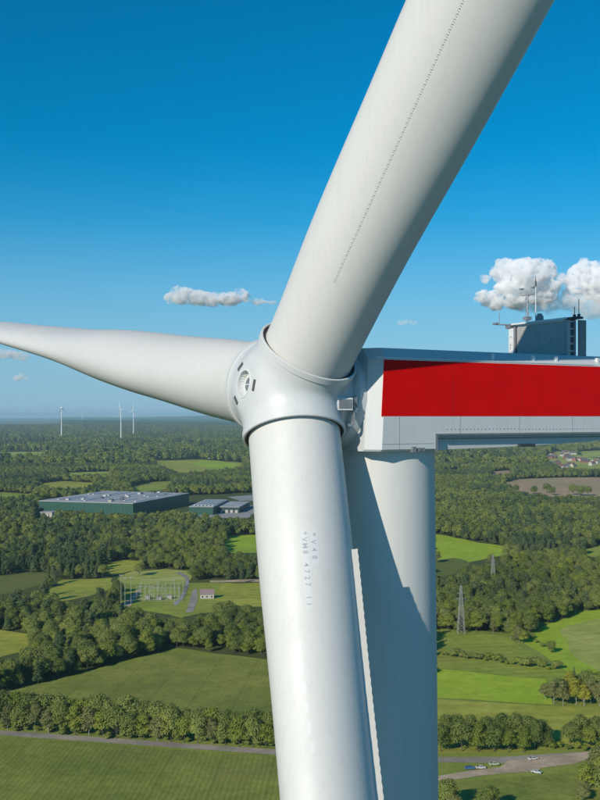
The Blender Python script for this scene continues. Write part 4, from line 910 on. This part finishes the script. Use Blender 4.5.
# ring between the nacelle and the spinner
mb = MB(); sh_ = lambda t: HUB - ax_a * t
def rngd(prof, m, nm):
    mb = MB(); n = 96
    mb.hull_loop([[cw(sh_(t) + r * (math.cos(2*math.pi*i/n) * ax_u + math.sin(2*math.pi*i/n) * ax_w)) for i in range(n)] for r, t in prof], cap=False)
    return mb.build(nm, m, NAC, smooth=True, angle=R(35))
rngd([(1.0, 1.40), (1.45, 1.46), (1.52, 1.52), (1.54, 1.75), (1.54, 2.3)], M['nac'], 'bearing_housing')
rngd([(.9, 1.2), (1.26, 1.3), (1.26, 1.55)], M['dark'], 'rotor_gap')

# cooler on the roof, standing across the nacelle
CT = 10.0; CL = MB(); CL.box(NP(CT + .16, .05, 2.66), .28, 2.44, 1.20, nax); CO = CL.build('cooler', M['grey'], NAC)
mb = MB()
for i in range(36): mb.box(NP(CT, .05, 2.11 + i * .0315), .035, 2.40, .019, nax)
tag(mb.build('cooler_fins', M['louvre'], CO), kind='stuff')
mb = MB(); mb.box(NP(CT, .05, 2.67), .012, 2.42, 1.16, nax); mb.build('radiator_core', M['core'], CO)
mb = MB(); mb.box(NP(CT + .1, .05, 3.30), .50, 2.75, .06, nax); mb.box(NP(CT - .02, .05, 3.245), .06, 2.5, .05, nax); mb.build('top_cap', M['pale'], CO)
for l_, nm in ((-1.26, 0), (1.36, 1)):
    mb = MB(); mb.box(NP(CT, l_ , 2.64), .10, .10, 1.28, nax); mb.box(NP(CT + .28, l_ + .0, 2.64), .08, .08, 1.28, nax)
    for z in (2.2, 2.45, 2.7, 2.95, 3.2): mb.box(NP(CT + .14, l_, z), .30, .07, .06, nax)
    mb.build('side_post', M['steel'], CO)
mb = MB(); mb.box(NP(CT - .04, -1.42, 2.60), .06, .24, 1.14, nax)
for z in (2.35, 2.62, 2.9): mb.box(NP(CT - .08, -1.42, z), .03, .14, .09, nax)
mb.build('bracket_plate', M['pale'], CO)
mb = MB(); mb.box(NP(CT + .50, 1.50, 2.60), .34, .05, 1.30, nax); mb.build('side_panel', M['grey'], CO)
mb = MB(); mb.bar(NP(CT - .1, -1.55, 2.03), NP(CT, -1.3, 3.1), .022); mb.bar(NP(CT + .9, -1.3, 2.03), NP(CT + .2, -1.3, 3.1), .022); mb.build('brace', M['steel'], CO)
# instruments
mb = MB(); mb.bar(NP(CT, -1.30, 3.28), NP(CT - .25, -2.05, 3.36), .025); mb.box(NP(CT - .25, -2.05, 3.38), .10, .22, .06, nax); mb.box(NP(CT - .02, -1.55, 3.25), .16, .26, .16, nax); mb.bar(NP(CT - .2, -1.9, 3.36), NP(CT - .2, -1.9, 3.75), .012); mb.build('wind_sensor_arm', M['grey'], CO)
mb = MB(); q0 = NP(CT + .1, -.75, 3.32)
mb.bar(q0, q0 + Z_ * 1.0, .018); 
for i in range(8): mb.bar(q0 + Z_ * (.1 + i * .11) + nax[1] * (-.07 if i % 2 else .07), q0 + Z_ * (.21 + i * .11) + nax[1] * (.07 if i % 2 else -.07), .012, 4)
for sg in (-1, 1): mb.bar(q0 + nax[1] * .07 * sg, q0 + nax[1] * .07 * sg + Z_ * .95, .012, 4)
mb.bar(q0 + Z_ * 1.0 - nax[1] * .30, q0 + Z_ * 1.0 + nax[1] * .32, .016)
for sg in (-1, 1):
    mb.bar(q0 + Z_ * 1.0 + nax[1] * .3 * sg, q0 + Z_ * 1.22 + nax[1] * .3 * sg, .014); mb.box(q0 + Z_ * 1.24 + nax[1] * .3 * sg, .10, .14, .05, nax)
mb.box(q0 + Z_ * .16, .22, .22, .12, nax); mb.build('anemometer_mast', M['steel'], CO)
mb = MB(); q1 = NP(CT + .1, -.12, 3.32); mb.bar(q1, q1 + Z_ * .20, .14, 12, r2=.13); mb.bar(q1 + Z_ * .20, q1 + Z_ * .28, .10, 12, r2=.08); mb.build('beacon_light', M['core'], CO)
mb = MB(); q2 = NP(CT + .1, -.32, 3.32); mb.bar(q2, q2 + Z_ * 1.25, .020, 8, r2=.013); mb.build('antenna', M['pale'], CO)
mb = MB(); mb.bar(q2 + Z_ * 1.25, q2 + Z_ * 1.46, .028, 8); mb.bar(q2 + Z_ * 1.46, q2 + Z_ * 1.62, .012, 6); mb.build('lightning_rod_tip', M['dark'], CO)
for l_, h in ((1.55, .38), (1.75, .62)):
    mb = MB(); q3 = NP(CT + .1, l_, 3.30); mb.bar(q3, q3 + Z_ * h, .013, 6); mb.box(q3 + Z_ * .06, .07, .07, .12, nax); mb.build('antenna', M['dark'], CO)
mb = MB(); mb.box(NP(CT + .05, 1.55, 3.29), .3, .6, .07, nax); mb.build('antenna_bracket', M['dark'], CO)

# ------------------------------------------------------------------ haze and clouds
hz = MB(); hz.box((0, 16000, 109), 32000, 34000, 222)
hm = bpy.data.materials.new('haze'); hm.use_nodes = True; nt = hm.node_tree
for n in list(nt.nodes):
    if n.type != 'OUTPUT_MATERIAL': nt.nodes.remove(n)
pv = nt.nodes.new('ShaderNodeVolumePrincipled'); pv.inputs['Color'].default_value = (.56, .83, 1, 1); pv.inputs['Density'].default_value = 4.4e-5; pv.inputs['Anisotropy'].default_value = 0.0
nt.links.new(pv.outputs[0], nt.nodes['Material Output'].inputs['Volume'])
tag(hz.build('haze', hm), kind='stuff')
def cloud(name, label, blobs, D, dens, seed, vox, puff=1.0):
    """blobs: (px, py, radius px, squash) at distance D; a noisy hull filled with an even white volume"""
    g = np.random.default_rng(seed); bm = bmesh.new(); cx, cy, _, _ = blobs[0]
    O = Vector(((cx - 300) / F * D, D, EYE + (416 - cy) / F * D))
    def sph(c, r, sq=1.0): 
        m_ = Matrix.Translation(c) @ Matrix.Diagonal((r, r, r * sq, 1)); bmesh.ops.create_icosphere(bm, subdivisions=2, radius=1, matrix=m_)
    for px, py, rp, sq in blobs:
        c = Vector(((px - 300) / F * D, D + g.uniform(-.4, .4) * rp * D / F, EYE + (416 - py) / F * D)) - O; r = rp * D / F
        sph(c, r * 1.04, sq)
        for _ in range(int(26 * puff)):
            d = g.normal(0, 1, 3); d /= np.linalg.norm(d); d[2] = abs(d[2]) * 1.0 - .15
            rr = r * g.uniform(.14, .40); p = c + Vector((d[0] * r * .95, d[1] * r * .95, d[2] * r * .95 * sq)); sph(p, rr, .85)
    me = bpy.data.meshes.new(name); bm.to_mesh(me); bm.free(); o = link(name, me); o.location = O; tag(o, label, 'cloud')
    rm = o.modifiers.new('remesh', 'REMESH'); rm.mode = 'VOXEL'; rm.voxel_size = vox * D / F
    for i, (sz, st) in enumerate(((9, 5.0), (3.4, 3.4), (1.6, 2.4))):
        tx = bpy.data.textures.new(name + str(i), 'CLOUDS'); tx.noise_scale = sz * D / F; tx.noise_depth = 4
        dm = o.modifiers.new('displace', 'DISPLACE'); dm.texture = tx; dm.strength = st * D / F; dm.mid_level = .5; dm.texture_coords = 'LOCAL'
    m = bpy.data.materials.new(name + '_volume'); m.use_nodes = True; nt = m.node_tree
    for n in list(nt.nodes):
        if n.type != 'OUTPUT_MATERIAL': nt.nodes.remove(n)
    pv = nt.nodes.new('ShaderNodeVolumePrincipled'); pv.inputs['Color'].default_value = (1, 1, 1, 1); pv.inputs['Density'].default_value = dens; pv.inputs['Anisotropy'].default_value = -.25
    tc = nt.nodes.new('ShaderNodeTexCoord'); n1 = nt.nodes.new('ShaderNodeTexNoise'); n1.inputs['Scale'].default_value = 1 / (7.5 * D / F); n1.inputs['Detail'].default_value = 6; n1.inputs['Roughness'].default_value = .62
    nt.links.new(tc.outputs['Object'], n1.inputs[0]); mr = nt.nodes.new('ShaderNodeMapRange'); mr.inputs['From Min'].default_value = .42; mr.inputs['From Max'].default_value = .72; mr.inputs['To Max'].default_value = dens * 2.2
    nt.links.new(n1.outputs['Fac'], mr.inputs[0]); nt.links.new(mr.outputs[0], pv.inputs['Density'])
    nt.links.new(pv.outputs[0], nt.nodes['Material Output'].inputs['Volume']); me.materials.append(m)
    return o
cloud('cumulus_cloud', 'large white cumulus cloud with flat grey base right of the upper blade', [(522, 278, 20, .95), (540, 275, 15, 1), (506, 273, 14, 1), (530, 290, 16, .8), (510, 290, 15, .8), (548, 288, 11, .9), (497, 300, 13, .75), (484, 297, 8, .8), (515, 300, 16, .6), (540, 296, 17, .5), (485, 279, 5, 1)], 9000, .03, 3, .5, 2.4)
cloud('cumulus_cloud', 'white cumulus cloud cut by the right edge of the picture', [(590, 276, 18, .9), (578, 283, 13, .8), (572, 293, 9, .6), (606, 285, 24, .8), (563, 279, 6, .8)], 9300, .03, 5, .5, 2.4)
cloud('cumulus_cloud', 'small flat white cloud left of the upper blade', [(183, 296, 13, .65), (173, 298, 8, .7), (198, 299, 13, .5), (214, 300, 12, .5), (230, 300, 12, .5), (241, 296, 8, .8)], 10000, .022, 7, .5, 2.2)
cloud('cloud_wisp', 'thin grey cloud layer under the right cumulus', [(560, 304, 26, .16), (590, 302, 30, .2), (535, 308, 22, .14), (610, 312, 30, .14)], 9100, .005, 9, 1.4, .5)
cloud('cloud_wisp', 'faint wisp trailing off the small flat cloud', [(262, 302, 8, .22), (252, 301, 7, .3), (272, 303, 5, .2)], 10000, .016, 11, 1.2, .5)
cloud('cloud_wisp', 'faint pale cloud patch just below the left blade tip side', [(8, 354, 12, .35), (22, 357, 9, .4), (-10, 352, 14, .4)], 11000, .010, 13, 1.4, .5)
cloud('cloud_wisp', 'tiny faint cloud puff low above the horizon at the left', [(20, 377, 6, .55), (25, 379, 4, .5)], 12000, .012, 15, 1.2, .5)
cloud('cloud_wisp', 'barely visible cloud puff right of the upper blade at mid height', [(405, 322, 7, .35), (412, 323, 5, .35)], 10000, .006, 17, 1.2, .5)
